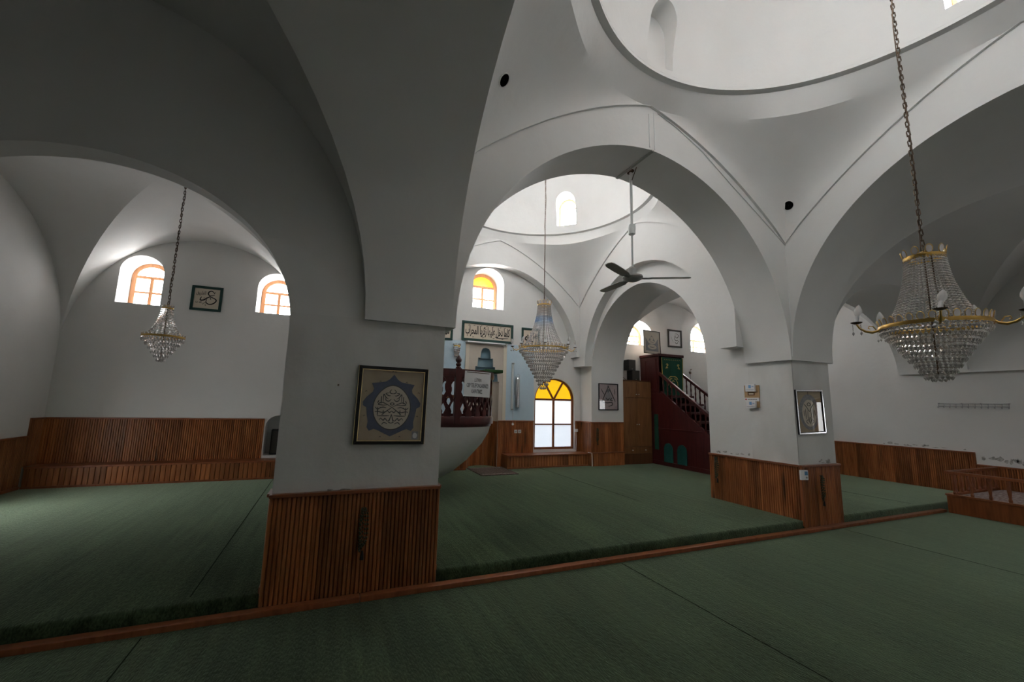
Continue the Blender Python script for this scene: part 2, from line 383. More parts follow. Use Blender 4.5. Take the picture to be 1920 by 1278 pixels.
window(5, (cx, YW+.5, z0+.012), 0, wd*.95, (z1-z0)*.965, (z1-z0-rise)*.99, 2, 2, 'pane_up', 'pane_up_yellow', fw_=.075, label='high arched window with a yellow fanlight above the long calligraphy panel')
cx, wd, z0, z1 = WIN['door']; rise = (z1-z0)*.27
window(6, (cx, YW+.10, z0-.01), 0, wd*1.03, (z1-z0)*1.02, (z1-z0)*.70, 2, 2, 'pane_door', 'pane_door_yellow', 'door_wood', .065, fan=3, hipane='pane_door_hi', label='low arched window with three yellow fanlight panes and four frosted panes', depth=.09)
# side walls
wr = wbox('wall_right', XR, XR+.6, YB-.6, WB, -.1, TOP); struct(wr, 'white wall with the coat hook rail and damp stains above wooden panelling', 'wall')
sy0, sy1, sz0, sz1 = .88, 2.13, .95, 1.95
cut(wr, [(MB().prism(arch((sy0+sy1)/2, (sy1-sy0)/2, 1.86, .09, sz0, 10), 'X', XR-.1, XR+.7), 'plaster')])
window(7, (XR+.1, (sy0+sy1)/2, sz0), -PI/2, 1.24, .995, .88, 1, 1, 'pane_side', 'pane_side', 'door_wood', .07, label='low arched window in the side wall behind the railed enclosure')
wl = wbox('wall_left', XL-.6, XL, YB-.6, WB, -.1, TOP); struct(wl, 'white side wall with low wooden panelling at the vaulted bay', 'wall')
cut(wl, [(MB().prism(arch(7.1, .5, 1.0, .3, .3, 10), 'X', XL-.7, XL+.1), 'plaster')])
window(20, (XL-.35, 7.1, .3), PI/2, .99, .99, .7, 2, 2, 'pane_lside', 'pane_lside', 'window_wood', .06, label='low arched window in the side wall of the vaulted bay')
struct(wbox('wall_back', XL-.6, XR+.6, YB-.6, YB, -.1, TOP), 'white wall behind the carpeted lower floor', 'wall')

# ------------------------------------------------------------------ piers and arch walls
PT = 2.31
p1 = wbox('wall_pier_left', -.355, .965, 3.89, 4.58, 0, PT, m='plaster_base'); struct(p1, 'massive white square pier carrying the blue medallion picture', 'pier')
p2 = wbox('wall_pier_right', 6.0, 6.83, 3.89, 4.58, 0, PT, m='plaster_base'); struct(p2, 'white pier with leaflet holder, thermostat and framed silver print', 'pier')
H, RISE, ZS = 2.48, 2.47, 2.3
wab = wbox('wall_arch_nave', .23, 6.885, 3.85, 4.58, ZS, 5.5); struct(wab, 'broad pointed arch between the two piers', 'arch')
cut(wab, [(MB().prism(arch(ACX, H-.035, ZS, RISE, 1.5, 30, .10), 'Y', 3.7, 4.8), 'plaster')])
def lateral(name, x0, x1, label):
    o = wbox(name, x0, x1, YB, 3.85, ZS, TOP); struct(o, label, 'arch')
    cut(o, [(MB().prism(arch(ACY, H-.004, ZS, RISE+.03, 1.5, 30, .0), 'X', x0-.2, x1+.2), 'plaster')])
lateral('wall_arch_left', .23, 1.02, 'shadowed arch springing from the ledge above the blue medallion picture')
lateral('wall_arch_right', 5.98, 6.885, 'wide arch springing from the pier with the thermostat')
# side arches of the niche bay
o = wbox('wall_bay_right', 6.0, 6.97, 4.58, YW, 0, TOP); struct(o, 'white wall arch opening to the wooden pulpit bay', 'arch')
cut(o, [(MB().prism(arch(7.13, 1.77, 2.35, 1.86, -.2, 26, .06), 'X', 5.7, 7.2), 'plaster')])
o = wbox('wall_bay_left', -.355, 1.1, 4.58, YW, 0, TOP); struct(o, 'white wall behind the round preaching balcony', 'arch')
cut(o, [(MB().prism(arch(5.95, .57, 2.0, .6, -.2, 14), 'X', -.6, 1.4), 'plaster')])
def order(name, ax, v0, v1, u0_, u1_, zb, cu, half, zs, rise, label, zt=5.55):
    o = wbox(name, *((v0, v1, u0_, u1_, zb, zt) if ax == 'X' else (u0_, u1_, v0, v1, zb, zt))); struct(o, label, 'arch')
    cut(o, [(MB().prism(arch(cu, half, zs, rise, 1.0, 26, .05), ax, v0-.1, v1+.1), 'plaster')])
order('wall_rib_right', 'X', 5.78, 6.0, 4.58, YW, 2.56, 6.88, 1.99, 2.56, 2.02, 'slim projecting wall arch above the pulpit opening')
order('wall_rib_left', 'X', 1.1, 1.25, 4.58, YW, 2.56, 6.88, 1.99, 2.56, 2.02, 'slim projecting wall arch above the preaching balcony')
order('wall_rib_front', 'Y', 9.1, YW, 1.1, 6.0, 2.80, 3.52, 2.17, 2.80, 2.08, 'slim projecting wall arch around the high yellow window')
# arches to the left and right aisle
o = wbox('wall_arch_left_aisle', XL, .23, 3.892, 4.10, 0, TOP); struct(o, 'low white arch opening to the vaulted bay with the small chandelier', 'arch')
cut(o, [(MB().prism(arch(-1.76, 1.405, 2.2, 1.2, -.2, 24), 'Y', 3.7, 4.3), 'plaster')])
MB().box(XL, -3.165, 4.1, 4.35, 0, PT).build('wall_pilaster', 'plaster', o)
o = wbox('wall_arch_right_aisle', 6.84, XR, 3.9, 4.98, 2.39, TOP); struct(o, 'dark vaulted arch above the coat hook rail', 'arch')
cut(o, [(MB().prism(arch(9.04, 2.11, 2.39, 1.42, 1.5, 24), 'Y', 3.7, 5.2), 'plaster')])

# ------------------------------------------------------------------ vaults
ceil = empty('ceiling', (3.5, 4, 4)); struct(ceil, 'whitewashed vaulted ceiling of two domes and cross vaults', 'ceiling')
def child(o, par=ceil):
    o.parent = par; o.matrix_parent_inverse = Matrix.Translation(-Vector(par.location)); return o
def groin(name, x0, x1, y0, y1, zs, rise, n=16, lab=None, skirt=0):
    cx, cy, ax, ay = (x0+x1)/2, (y0+y1)/2, (x1-x0)/2, (y1-y0)/2; N = 2*n+1; vs = []; fs = []
    for j in range(N):
        for i in range(N):
            a, b = (i-n)/n, (j-n)/n; m = min(abs(a), abs(b))
            vs.append((cx+ax*math.sin(a*PI/2), cy+ay*math.sin(b*PI/2), zs+rise*math.cos(m*PI/2)))
    for j in range(2*n):
        for i in range(2*n):
            p, q, r_, s_ = j*N+i, j*N+i+1, (j+1)*N+i+1, (j+1)*N+i
            fs += [(p, q, r_), (p, r_, s_)] if (i < n) == (j < n) else [(p, q, s_), (q, r_, s_)]
    if skirt:
        q0 = len(vs); vs += [(v[0], v[1]+skirt, v[2]) for v in vs[2*n*N:(2*n+1)*N]]
        fs += [(2*n*N+i, 2*n*N+i+1, q0+i+1, q0+i) for i in range(2*n)]
    o = child(MB().add(vs, fs).build(name, 'plaster', smooth=9)); o['label'] = lab
groin('cross_vault', XL, .23, YB, 3.85, ZS, 2.5, skirt=.05, lab='dark cross vault beside the shadowed arch over the lower carpet')
groin('cross_vault', XL, -.355, 4.10, YW, 2.4, 2.13, lab='cross vault lit by the two small arched windows')
groin('cross_vault', 6.885, XR-.02, YB, 3.9, 2.36, 2.44, lab='shadowed cross vault over the railed enclosure')
groin('cross_vault', 6.97, XR, 4.98, YW, 2.4, 2.25, lab='cross vault over the wooden pulpit')
child(MB().box(XR-.09, XR, YB, 3.9, 2.39, 2.44).build('vault_ledge', 'plaster'))

def dome(cx, cy, hx, hy, r_top, z_ring, rib_apex, windows, blind, pane, n0):
    # pendentives: rib curve on the rectangle -> circle
    N = 128; K = 10; rr0 = min(hx, hy)-.02; zr0 = z_ring-.17; vs = []; fs = []
    for k in range(N):
        a = 2*PI*k/N; c, s_ = math.cos(a), math.sin(a)
        t = min(hx/abs(c) if abs(c) > 1e-6 else 9e9, hy/abs(s_) if abs(s_) > 1e-6 else 9e9); bx_, by_ = c*t, s_*t
        s1 = abs(by_)/hy if abs(abs(bx_)-hx) < 1e-6 else abs(bx_)/hx
        zb = rib_apex-.62*s1-.80*s1*s1
        wallpt = (bx_, by_)
        inn = .035
        bx2, by2 = max(-hx+inn, min(hx-inn, bx_)), max(-hy+inn, min(hy-inn, by_))
        sm = s1*s1*(3-2*s1); rr = rr0-.13*sm; zr = zr0-.11*sm
        tx, ty = rr*c, rr*s_
        vs.append((cx+wallpt[0]*1.002, cy+wallpt[1]*1.002, zb))
        for j in range(K+1):
            q = j/K; h = q**1.9
            zt_ = max(zr, zb+.004)
            vs.append((cx+bx2+(tx-bx2)*h, cy+by2+(ty-by2)*h, zb+(zt_-zb)*q))
        vs.append((cx+c*(r_top+.075), cy+s_*(r_top+.075), z_ring-.01)); vs.append((cx+c*r_top, cy+s_*r_top, z_ring)); vs.append((cx+c*r_top, cy+s_*r_top, z_ring+.05))
    M = K+5
    for k in range(N):
        k2 = (k+1) % N
        for j in range(M-1): fs.append((k*M+j, k2*M+j, k2*M+j+1, k*M+j+1))
    o = child(MB().add(vs, fs).build('pendentives', 'plaster', smooth=22)); o['label'] = 'pendentives and ring cornice carrying a dome'
    zc = z_ring+.04; m = 22; th = .42; prof = [(r_top*math.cos(PI/2*i/m), zc+r_top*math.sin(PI/2*i/m)) for i in range(m)]+[(.001, zc+r_top)]
    prof += [(.001, zc+r_top+th)]+[((r_top+th)*math.cos(PI/2*i/m), zc+(r_top+th)*math.sin(PI/2*i/m)) for i in range(m-1, -1, -1)]
    d = MB().lathe(prof, 72, cx, cy, close=True).build('dome', 'plaster')
    cs = []
    for az in windows+blind:
        b = MB().prism(arch(0, .235 if az in windows else .21, .62, .24, .10, 8), 'Y', (r_top-.75 if az in windows else r_top-.75), r_top+.9 if az in windows else r_top+.09)
        b.xf(Matrix.Translation((cx, cy, zc+(.06 if az in windows else -.03))) @ Matrix.Rotation(math.radians(az)-PI/2, 4, 'Z')); cs.append((b, 'plaster'))
    cut(d, cs, 20); child(d); d['label'] = 'whitewashed dome with small arched openings'
    for i, az in enumerate(windows):
        a = math.radians(az); R_ = r_top+.22
        e = window(n0+i, (cx+R_*math.cos(a), cy+R_*math.sin(a), zc+.165), a-PI/2, .46, .74, .5, 1, 1, pane, pane, fw_=.04, label='small arched window in the dome above the %s' % ('large gilt chandelier' if n0 < 12 else 'prayer niche bay'), depth=.04)
        e['group'] = 'windows of the dome above the %s' % ('large gilt chandelier' if n0 < 12 else 'prayer niche bay')
dome(ACX, ACY, 2.48, 2.475, 2.13, 5.58, 5.43, [4, 140, 184, 228], [94, 274], 'pane_dome_a', 8)  # windows flanking the left one are unseen, added to throw light rightward
dome(BCX, BCY, 2.265, 2.26, 2.1, 5.70, 5.50, [47, 137, 227, 317], [], 'pane_dome_b', 12)

# ------------------------------------------------------------------ wooden panelling: every plank its own object
PLANK = {}
def plank_mesh(w_, h, beads):
    key = (round(w_, 3), round(h, 3), beads)
    if key not in PLANK:
        n = beads; d = .016; P = [(0, 0)]
        for i in range(n):
            a, b = w_*i/n, w_*(i+1)/n
            P += [(a+.0012, -d+.012), (a+.0075, -d), (b-.0075, -d), (b-.0012, -d+.012)]
        P += [(w_, 0)]
        o = MB().prism(P, 'Z', 0, h).build('plank', 'pine'); PLANK[key] = o.data; bpy.data.objects.remove(o)
    return PLANK[key]
def panelling(parent, p, q, z0, z1, pw=.098, beads=3, cap=True, base=True, name='plank'):
    """planks from p to q (x,y) ; they stand proud to the left-hand side seen walking q->p, i.e. local -y"""
    p, q = Vector(p), Vector(q); d = q-p; L = d.length; rz = math.atan2(d.y, d.x); n = max(1, round(L/pw)); w_ = L/n
    off = Vector(parent.location) if parent.type == 'EMPTY' else Vector((0, 0, 0))
    me = plank_mesh(w_, z1-z0, beads)
    for i in range(n):
        c = p+d*(i/n); inst(name, me, parent, Vector((c.x, c.y, z0))-off, rz)
    def strip(nm, za, zb, t):
        o = MB().box(-.0, L, -t, .022, za, zb).build(nm, 'pine_trim', parent, bevel=.004); o.location = Vector((p.x, p.y, 0))-off; o.rotation_euler = (0, 0, rz)
    if cap: strip('cap_rail', z1-.004, z1+.022, .034)
    if base: strip('base_rail', z0, z0+.045, .026)
ZWN = .828
panelling(p1, (-.371, 3.872), (.981, 3.872), .04, ZWN, base=False)
panelling(p1, (.965, 3.89), (.965, 4.58), ZP, ZWN)
panelling(p1, (-.355, 4.12), (-.355, 3.89), ZP, ZWN)
panelling(p2, (6.0, 5.38), (6.0, 3.872), ZP, ZWN, base=False)
panelling(p2, (5.984, 3.872), (6.846, 3.872), .04, ZWN, pw=.064, beads=2, base=False)
panelling(p2, (6.83, 3.89), (6.83, 4.9), ZP, ZWN)
panelling(wr, (XR, 8.9), (XR, 3.98), ZP, .87, base=False)
panelling(wr, (XR, 3.98), (XR, 2.1), 0, .655, base=False)
panelling(wl, (XL, 4.4), (XL, 6.58), ZP, .90)
panelling(wl, (XL, 7.62), (XL, 9.04), ZP, .90)
panelling(wl, (XL, 9.05), (XL, YW-.02), .45, 1.17, base=False)
panelling(wl, (XL, 6.58), (XL, 7.62), ZP, .28, cap=False)
panelling(wf, (XL, YW), (nb.x-.14, YW), .45, 1.17, base=False)
panelling(wf, (1.1, YW), (NX-.5, YW), ZP, 1.165, base=False)
panelling(wf, (NX-.5, YW-.012), (NX-.385, YW-.012), ZP, 1.165, base=False)
panelling(wf, (NX+.345, YW-.012), (NX+.465, YW-.012), ZP, 1.165, base=False)
panelling(wf, (NX+.44, YW), (WIN['door'][0]-WIN['door'][1]/2-.02, YW), .40, 1.165, base=False)
panelling(wf, (WIN['door'][0]+WIN['door'][1]/2+.02, YW), (6.0, YW), .40, 1.165, base=False)
wbr = bpy.data.objects['wall_bay_right']
panelling(wbr, (6.0, YW), (6.0, 8.9), ZP, 1.165, base=False)
panelling(wbr, (6.0, 8.9), (6.97, 8.9), .43, 1.165, base=False)
panelling(wbr, (6.0, 8.885), (6.97, 8.885), ZP, .43, pw=.16, beads=1, base=False)

def bench(name, x0, x1, yf, h, label):
    e = empty(name, (x0, yf, ZP)); tag(e, label, 'bench')
    MB().box(-.0, x1-x0, -.02, YW-yf-.004, h-.03, h).build('seat_board', 'pine_trim', e, bevel=.006)
    n = round((x1-x0)/.14); w_ = (x1-x0)/n; me = plank_mesh(w_, h-.03, 2)
    for i in range(n): inst('plank', me, e, (w_*i, .018, 0))
    MB().box(0, x1-x0, -.008, .012, 0, .03).build('base_rail', 'pine_trim', e)
    MB().box(0, .02, .02, YW-yf-.004, 0, h-.03).build('end_panel', 'pine', e)
    return e
bench('wall_bench', XL+.03, -.4, 9.05, .33, 'long low pine bench along the wall beneath the two small arched windows')
bench('window_step', 3.805, 5.975, 9.0, .30, 'low varnished pine step below the yellow fanlight window')
bench('wall_bench', 1.6, NX-.49, 9.12, .32, 'short low pine bench beside the prayer niche behind the balcony')

# ------------------------------------------------------------------ prayer niche, painted wall fields
mh = MB().box(NX-.435, NX+.435, YW-.012, YW+.5, ZP, NZ-.005).build('wall_prayer_niche', 'beige'); struct(mh, 'beige prayer niche with stepped blue-grey hood', 'prayer niche')
cs = []
for r_, za, zb in ((.36, -.1, 2.10), (.33, 2.08, 2.27), (.265, 2.25, 2.44), (.20, 2.42, 2.645)):
    cs.append((MB().lathe([(.001, za), (r_, za), (r_*.93 if za > 0 else r_, zb), (.001, zb)], 24, NX-.02, YW-.01, close=True), 'blue_grey'))
cs.append((MB().lathe([(.001, 2.62), (.135, 2.62), (.115, 2.80), (.08, 2.87), (.001, 2.89)], 20, NX-.02, YW-.01, close=True), 'blue_grey'))
cs[0] = (cs[0][0], 'beige')
cut(mh, cs, 25)
for x0 in (NX-.52, NX+.435): MB().box(x0, x0+.085, YW-.025, YW+.003, 1.19, NZ-.006).build('border', 'cream', mh)
MB().box(NX-.52, NX+.52, YW-.025, YW+.003, NZ-.004, NZ+.06).build('border', 'cream', mh)
_nw = 11; me = plank_mesh(2*.35*math.sin(PI/2/_nw), 1.165-ZP, 3)
for i in range(_nw):
    a0_ = PI-PI*i/_nw; inst('plank', me, mh, (NX-.02+.352*math.cos(a0_), YW-.01+.352*math.sin(a0_), ZP), a0_-PI/2-PI/2/_nw)
for x0, x1 in ((1.26, NX-.52), (NX+.52, WIN['door'][0]-WIN['door'][1]/2-.03)):
    MB().box(x0, x1, YW-.005, YW+.002, 1.19, 3.02).build('painted_field', 'pale_blue', wf)['label'] = 'pale blue painted wall field'

# ------------------------------------------------------------------ framed pictures
def framed(name, loc, rz, w_, h, fw_, fmat, pmat, label, cat='picture', tilt=0, lean=0, edge=None, glass=True, d=.025):
    e = empty(name, loc, rz, lean, 0); tag(e, label, cat)
    e.rotation_euler = (lean, tilt, rz)
    o = [(-w_/2, -h/2), (w_/2, -h/2), (w_/2, h/2), (-w_/2, h/2)]; i_ = [(x-math.copysign(fw_, x), z-math.copysign(fw_, z)) for x, z in o]
    for k in range(4):
        j = (k+1) % 4; q = [o[k], o[j], i_[j], i_[k]]
        MB().prism(q, 'Y', -d, 0).build('frame_rail', fmat, e, bevel=.003)
    if edge:
        for k in range(4):
            j = (k+1) % 4; s2 = 1+.006/w_; s3 = 1-.005/w_
            q = [i_[k], i_[j], (i_[j][0]-math.copysign(.006, i_[j][0]), i_[j][1]-math.copysign(.006, i_[j][1])), (i_[k][0]-math.copysign(.006, i_[k][0]), i_[k][1]-math.copysign(.006, i_[k][1]))]
            MB().prism(q, 'Y', -d*.9, -.004).build('gilt_slip', edge, e)
        for sx in (-1, 1): MB().box(sx*w_/2-.003, sx*w_/2+.003, -d*.95, -.002, -h/2, h/2).build('gilt_edge', edge, e)
    MB().box(-w_/2+fw_*.8, w_/2-fw_*.8, -.006, -.002, -h/2+fw_*.8, h/2-fw_*.8).build('print', pmat, e)
    if glass: MB().add([(x, -.012, z) for x, z in ((-w_/2+fw_*.8, -h/2+fw_*.8), (w_/2-fw_*.8, -h/2+fw_*.8), (w_/2-fw_*.8, h/2-fw_*.8), (-w_/2+fw_*.8, h/2-fw_*.8))], [(0, 1, 2, 3)]).build('glass', 'picture_glass', e)
    return e
def flat(e, name, poly, m, y=-.0075, t=.0012): return MB().prism(poly, 'Y', y-t, y).build(name, m, e)
def strokes(e, name, lines, m, wd, y=-.0088):
    """flat brush strokes: each line a list of (x,z), width swells in the middle"""
    mb = MB()
    for ln in lines:
        ww = wd
        if isinstance(ln, tuple): ln, ww = ln
        P = []                                      # catmull-rom resample
        L = [ln[0]]+list(ln)+[ln[-1]]
        for k in range(1, len(L)-2):
            for t in (0, .25, .5, .75):
                a, b, c, d = L[k-1], L[k], L[k+1], L[k+2]
                P.append(tuple(.5*((2*b[i])+(-a[i]+c[i])*t+(2*a[i]-5*b[i]+4*c[i]-d[i])*t*t+(-a[i]+3*b[i]-3*c[i]+d[i])*t**3) for i in (0, 1)))
        P.append(tuple(ln[-1])); n = len(P); vs = []
        for k, p in enumerate(P):
            a, b = P[max(0, k-1)], P[min(n-1, k+1)]; dx, dz = b[0]-a[0], b[1]-a[1]; l = math.hypot(dx, dz) or 1
            q = ww*(.35+.65*math.sin(PI*min(1, max(0, (k+.6)/(n+.2)))))/2
            vs += [(p[0]-dz/l*q, y, p[1]+dx/l*q), (p[0]+dz/l*q, y, p[1]-dx/l*q)]
        mb.add(vs, [(2*k, 2*k+1, 2*k+3, 2*k+2) for k in range(n-1)])
    return mb.build(name, m, e)
AR = dict(zip('ابتحخدرزسضعفقكلمنهوي', (0xFE8D, 0xFE8F, 0xFE95, 0xFEA1, 0xFEA5, 0xFEA9, 0xFEAD, 0xFEAF, 0xFEB1, 0xFEBD, 0xFEC9, 0xFED1, 0xFED5, 0xFED9, 0xFEDD, 0xFEE1, 0xFEE5, 0xFEE9, 0xFEED, 0xFEF1)))
NOJ = 'ادرزو'
def shape(s):
    out = []
    for i, ch in enumerate(s):
        if ch not in AR: out.append(ch); continue
        pj = i > 0 and s[i-1] in AR and s[i-1] not in NOJ
        nj = i < len(s)-1 and s[i+1] in AR and ch not in NOJ
        out.append(chr(AR[ch]+(3 if (pj and nj) else 1 if pj else 2 if nj else 0)))
    return ''.join(reversed(out))
def text(e, name, body, box, m, y=-.0088, bold=.012, arabic=False):
    """box = (x0, x1, z0, z1) the text is stretched to"""
    c = bpy.data.curves.new('lettering', 'FONT'); c.body = shape(body) if arabic else body; c.offset = bold; c.align_x = 'CENTER'; c.resolution_u = 4
    o = bpy.data.objects.new('lettering', c); C.objects.link(o); dg = bpy.context.evaluated_depsgraph_get(); dg.update()
    me = bpy.data.meshes.new_from_object(o.evaluated_get(dg)); bpy.data.objects.remove(o); bpy.data.curves.remove(c)
    X = [v.co.x for v in me.vertices]; Y = [v.co.y for v in me.vertices]; a, b, c_, d = min(X), max(X), min(Y), max(Y)
    for v in me.vertices:
        v.co = (box[0]+(v.co.x-a)/(b-a)*(box[1]-box[0]), y, box[2]+(v.co.y-c_)/(d-c_)*(box[3]-box[2]))
    me.materials.clear(); me.materials.append(MATS[m])
    o = bpy.data.objects.new(name, me); C.objects.link(o); o.parent = e
    return o
def ell(cx, cz, rx, rz, n=32): return [(cx+rx*math.cos(2*PI*k/n), cz+rz*math.sin(2*PI*k/n)) for k in range(n)]
def mir(lines): return lines+[([(-x, z) for x, z in l] if not isinstance(l, tuple) else ([(-x, z) for x, z in l[0]], l[1])) for l in lines]

# blue medallion picture on the near pier
e = framed('medallion_picture', (.515, 3.888, 1.555), 0, .60, .675, .028, 'black', 'parchment', 'framed calligraphy with dark blue pointed medallion on tan ground, on the broad pier', tilt=.012, edge='gilt_edge')
MEd = [(0, .455), (-.06, .38), (-.115, .345), (-.2, .33), (-.31, .315), (-.275, .24), (-.285, .19), (-.37, .11), (-.415, .04), (-.41, -.01), (-.36, -.04), (-.345, -.15), (-.325, -.24), (-.335, -.32), (-.3, -.37), (-.235, -.345), (-.185, -.36), (-.105, -.4)]
MEd = MEd+[(0, -.45)]+[(-x, z) for x, z in MEd[:0:-1]]
S = .60
flat(e, 'medallion', [(x*S, z*S) for x, z in MEd], 'medallion_blue')
egg = [(.262*S*math.sin(a)*(1-.16*max(0, math.cos(a))**2), (-.03+.315*math.cos(a))*S) for a in [2*PI*k/40 for k in range(40)]]
flat(e, 'egg_rim', [(x*1.05, (z+.018)*1.05-.018) for x, z in egg], 'ink', -.0087, .0004); flat(e, 'egg_field', egg, 'paper', -.0091, .0006)
Z0 = -.03*S
def sx(l): return [(x*S, z*S+Z0) for x, z in l]
LN = [[(0, .0), (.08, .045), (.15, .07), (.2, .04), (.13, .03), (.06, .035)], [(.0, .0), (-.08, -.06), (-.14, -.11)], [(.06, .12), (.1, .15), (.13, .19), (.13, .08)], [(.02, .12), (.05, .09), (.09, .1), (.1, .14)],
      [(.02, .26), (.045, .23), (.03, .205), (.0, .2)], [(.05, .21), (.1, .2), (.06, .17), (.03, .17)], [(.16, .16), (.16, .05)], [(.19, .1), (.21, .06)], [(.16, .0), (.2, -.03), (.24, .0)], [(.08, -.06), (.14, -.075), (.2, -.06), (.24, -.07)],
      [(.03, -.12), (.1, -.125), (.2, -.125)], [(.02, -.17), (.05, -.2), (.09, -.16), (.11, -.19), (.15, -.16), (.17, -.19)], [(.0, -.1), (.02, -.17), (.03, -.21)], [(.05, -.24), (.1, -.22), (.13, -.25)], [(.0, -.23), (.04, -.215)], [(.08, -.01), (.13, .0), (.18, -.02)], [(.2, .0), (.2, -.12)], [(.12, -.04), (.12, -.11)], [(.0, -.05), (.03, -.075), (.06, -.05)], [(.0, .07), (.03, .05), (.0, .03)]]
strokes(e, 'calligraphy', mir([sx(l) for l in LN]), 'ink', .0085, -.0103)
for ax, az in ((.19, .34), (.38, .19), (.38, -.16), (.14, -.46), (.02, .49)): [strokes(e, 'flourish', [l], 'ink', .005) for l in mir([[(ax*S-.008, az*S), (ax*S, az*S+.006), (ax*S+.008, az*S-.003)]])]
flat(e, 'stamp', [(.19, -.295), (.245, -.295), (.245, -.225), (.19, -.225)], 'grey_print', -.0078); flat(e, 'stamp_seal', ell(.2175, -.262, .02, .025, 12), 'white_paper', -.0092, .0004)

# silver framed print on the other pier
e = framed('silver_print', (6.315, 3.888, 1.58), 0, .60, .62, .022, 'chrome', 'parchment', 'chrome framed print with a grey oval of mirrored script, on the pier with the thermostat', tilt=-.03, edge='black')
flat(e, 'oval', ell(-.02, -.005, .22, .25), 'grey_print'); flat(e, 'oval_field', ell(-.02, -.02, .155, .19), 'paper', -.0088, .0004)
strokes(e, 'calligraphy', [[(x-.02, z-.02) for x, z in l] for l in mir([[(0, .02), (.06, .09), (.11, .13)], [(.03, .05), (.04, -.05), (.03, -.13)], [(.08, .06), (.085, -.08)], [(.12, .04), (.12, -.04)], [(0, .15), (.04, .12), (0, .1)], [(0, -.05), (.02, -.1), (0, -.15)], [(.05, -.09), (.08, -.12), (.04, -.15)]])], 'ink', .014, -.0096)
strokes(e, 'finial', [[(-.02, .24), (-.02, .285)]], 'ink', .012)

# calligraphy panels of the far wall
cz_ = on('Y', YW, 388, 560)
e = framed('calligraphy_panel', (cz_.x, YW-.002, cz_.z), 0, .49, .47, .045, 'green_frame', 'paper', 'square dark green framed calligraphy between the two small arched windows', tilt=.0, glass=False)
strokes(e, 'calligraphy', [([(.12, .105), (.075, .15), (.03, .14), (.015, .095), (.05, .06), (.12, .085)], .022), ([(.06, .06), (.0, .01), (-.05, -.03), (-.1, -.03), (-.085, .03)], .024), ([(-.02, 0.01), (.06, .035), (.15, -.01), (.12, -.075), (.05, -.105), (-.005, -.07), (.0, -.01)], .022), ([(.05, .02), (.065, -.01)], .016), ([(-.04, .02), (-.05, .0)], .01), ([(-.02, -.12), (0, -.13)], .012), ([(.11, .12), (.13, .14)], .009)], 'ink', .02)
text(e, 'small_script', 'الفاروق', (-.17, -.02, .05, .14), 'ink', arabic=True)
text(e, 'small_script', 'رضي الله عنه', (-.17, -.0, -.12, -.05), 'ink', arabic=True)
a, b = on('Y', YW, 865, 637), on('Y', YW, 962, 610)
e = framed('calligraphy_panel', ((a.x+b.x)/2, YW-.002, (a.z+b.z)/2), 0, b.x-a.x, b.z-a.z, .055, 'green_frame', 'paper', 'long dark green framed line of calligraphy above the prayer niche', glass=False, d=.03)
text(e, 'calligraphy', 'كلما دخل عليها زكريا المحراب', (-.565, .565, -.135, .135), 'ink', bold=.03, arabic=True)
[strokes(e, 'vowel_mark', [l], 'ink', .012) for l in [[(x, .13), (x+.045, .15)] for x in (-.5, -.37, -.2, -.06, .1, .3, .42)]+[[(x, -.145), (x+.05, -.135)] for x in (-.4, -.15, .12, .35)]+[([(.53, -.11), (.3, -.125), (.18, -.1)], .02)]]
for px, lab, tx in ((2.26, 'square dark green framed calligraphy hung above the crystal wall sconce behind the preaching balcony', 'محمد'), (4.52, 'square dark green framed calligraphy hung between the long calligraphy panel and the low arched window', 'الله')):
    e = framed('calligraphy_panel', (px, YW-.002, 3.24), 0, .50, .47, .05, 'green_frame', 'paper', lab, glass=False)
    text(e, 'calligraphy', tx, (-.16, .17, -.12, .13), 'ink', bold=.02, arabic=True)
# print on the pier stub beside the wardrobe
e = framed('triangle_print', (6.50, 8.898, 1.815), 0, .60, .67, .022, 'black', 'rose_print', 'black framed rose-coloured print of a dark triangle beside the wardrobe')
strokes(e, 'calligraphy', [([(0, .26), (-.09, .08), (-.2, -.13)], .03), ([(0, .26), (.1, .08), (.21, -.12)], .03), ([(-.2, -.13), (-.05, -.15), (.1, -.14), (.12, -.2), (0, -.24)], .03), ([(.12, -.02), (.06, -.08), (.14, -.1)], .03), ([(-.22, .2), (-.16, .1), (-.1, .04)], .02), ([(.18, .2), (.2, .12), (.19, .06)], .02), ([(-.08, -.02), (-.02, -.08), (.04, -.03)], .03)], 'ink', .02)
flat(e, 'rosette', ell(0, .15, .04, .045, 14), 'grey_ink'); flat(e, 'rosette', ell(0, .26, .03, .03, 10), 'grey_ink'); flat(e, 'field', [(-.15, -.1), (.15, -.1), (0, .18)], 'grey_print', -.0068, .0005)
# small framed script above the pulpit stairs
a, b = on('Y', YW, 1252, 650), on('Y', YW, 1277, 620)
e = framed('framed_script', ((a.x+b.x)/2, YW-.002, (a.z+b.z)/2), 0, b.x-a.x, b.z-a.z, .045, 'dark_frame', 'white_paper', 'small dark framed ink script on the wall between the two windows over the pulpit', glass=False)
strokes(e, 'calligraphy', [([(0, .14), (.09, .15), (.14, .1), (.1, .03), (.03, .05), (.05, .11)], .02), ([(.0, .1), (-.0, -.02), (.06, -.06), (.13, -.03)], .02), ([(.0, -.09), (.06, -.15), (.12, -.1)], .02), ([(.12, -.06), (.15, -.08)], .02), ([(-.12, .05), (-.1, -.05), (-.04, -.12)], .007)], 'ink', .02)

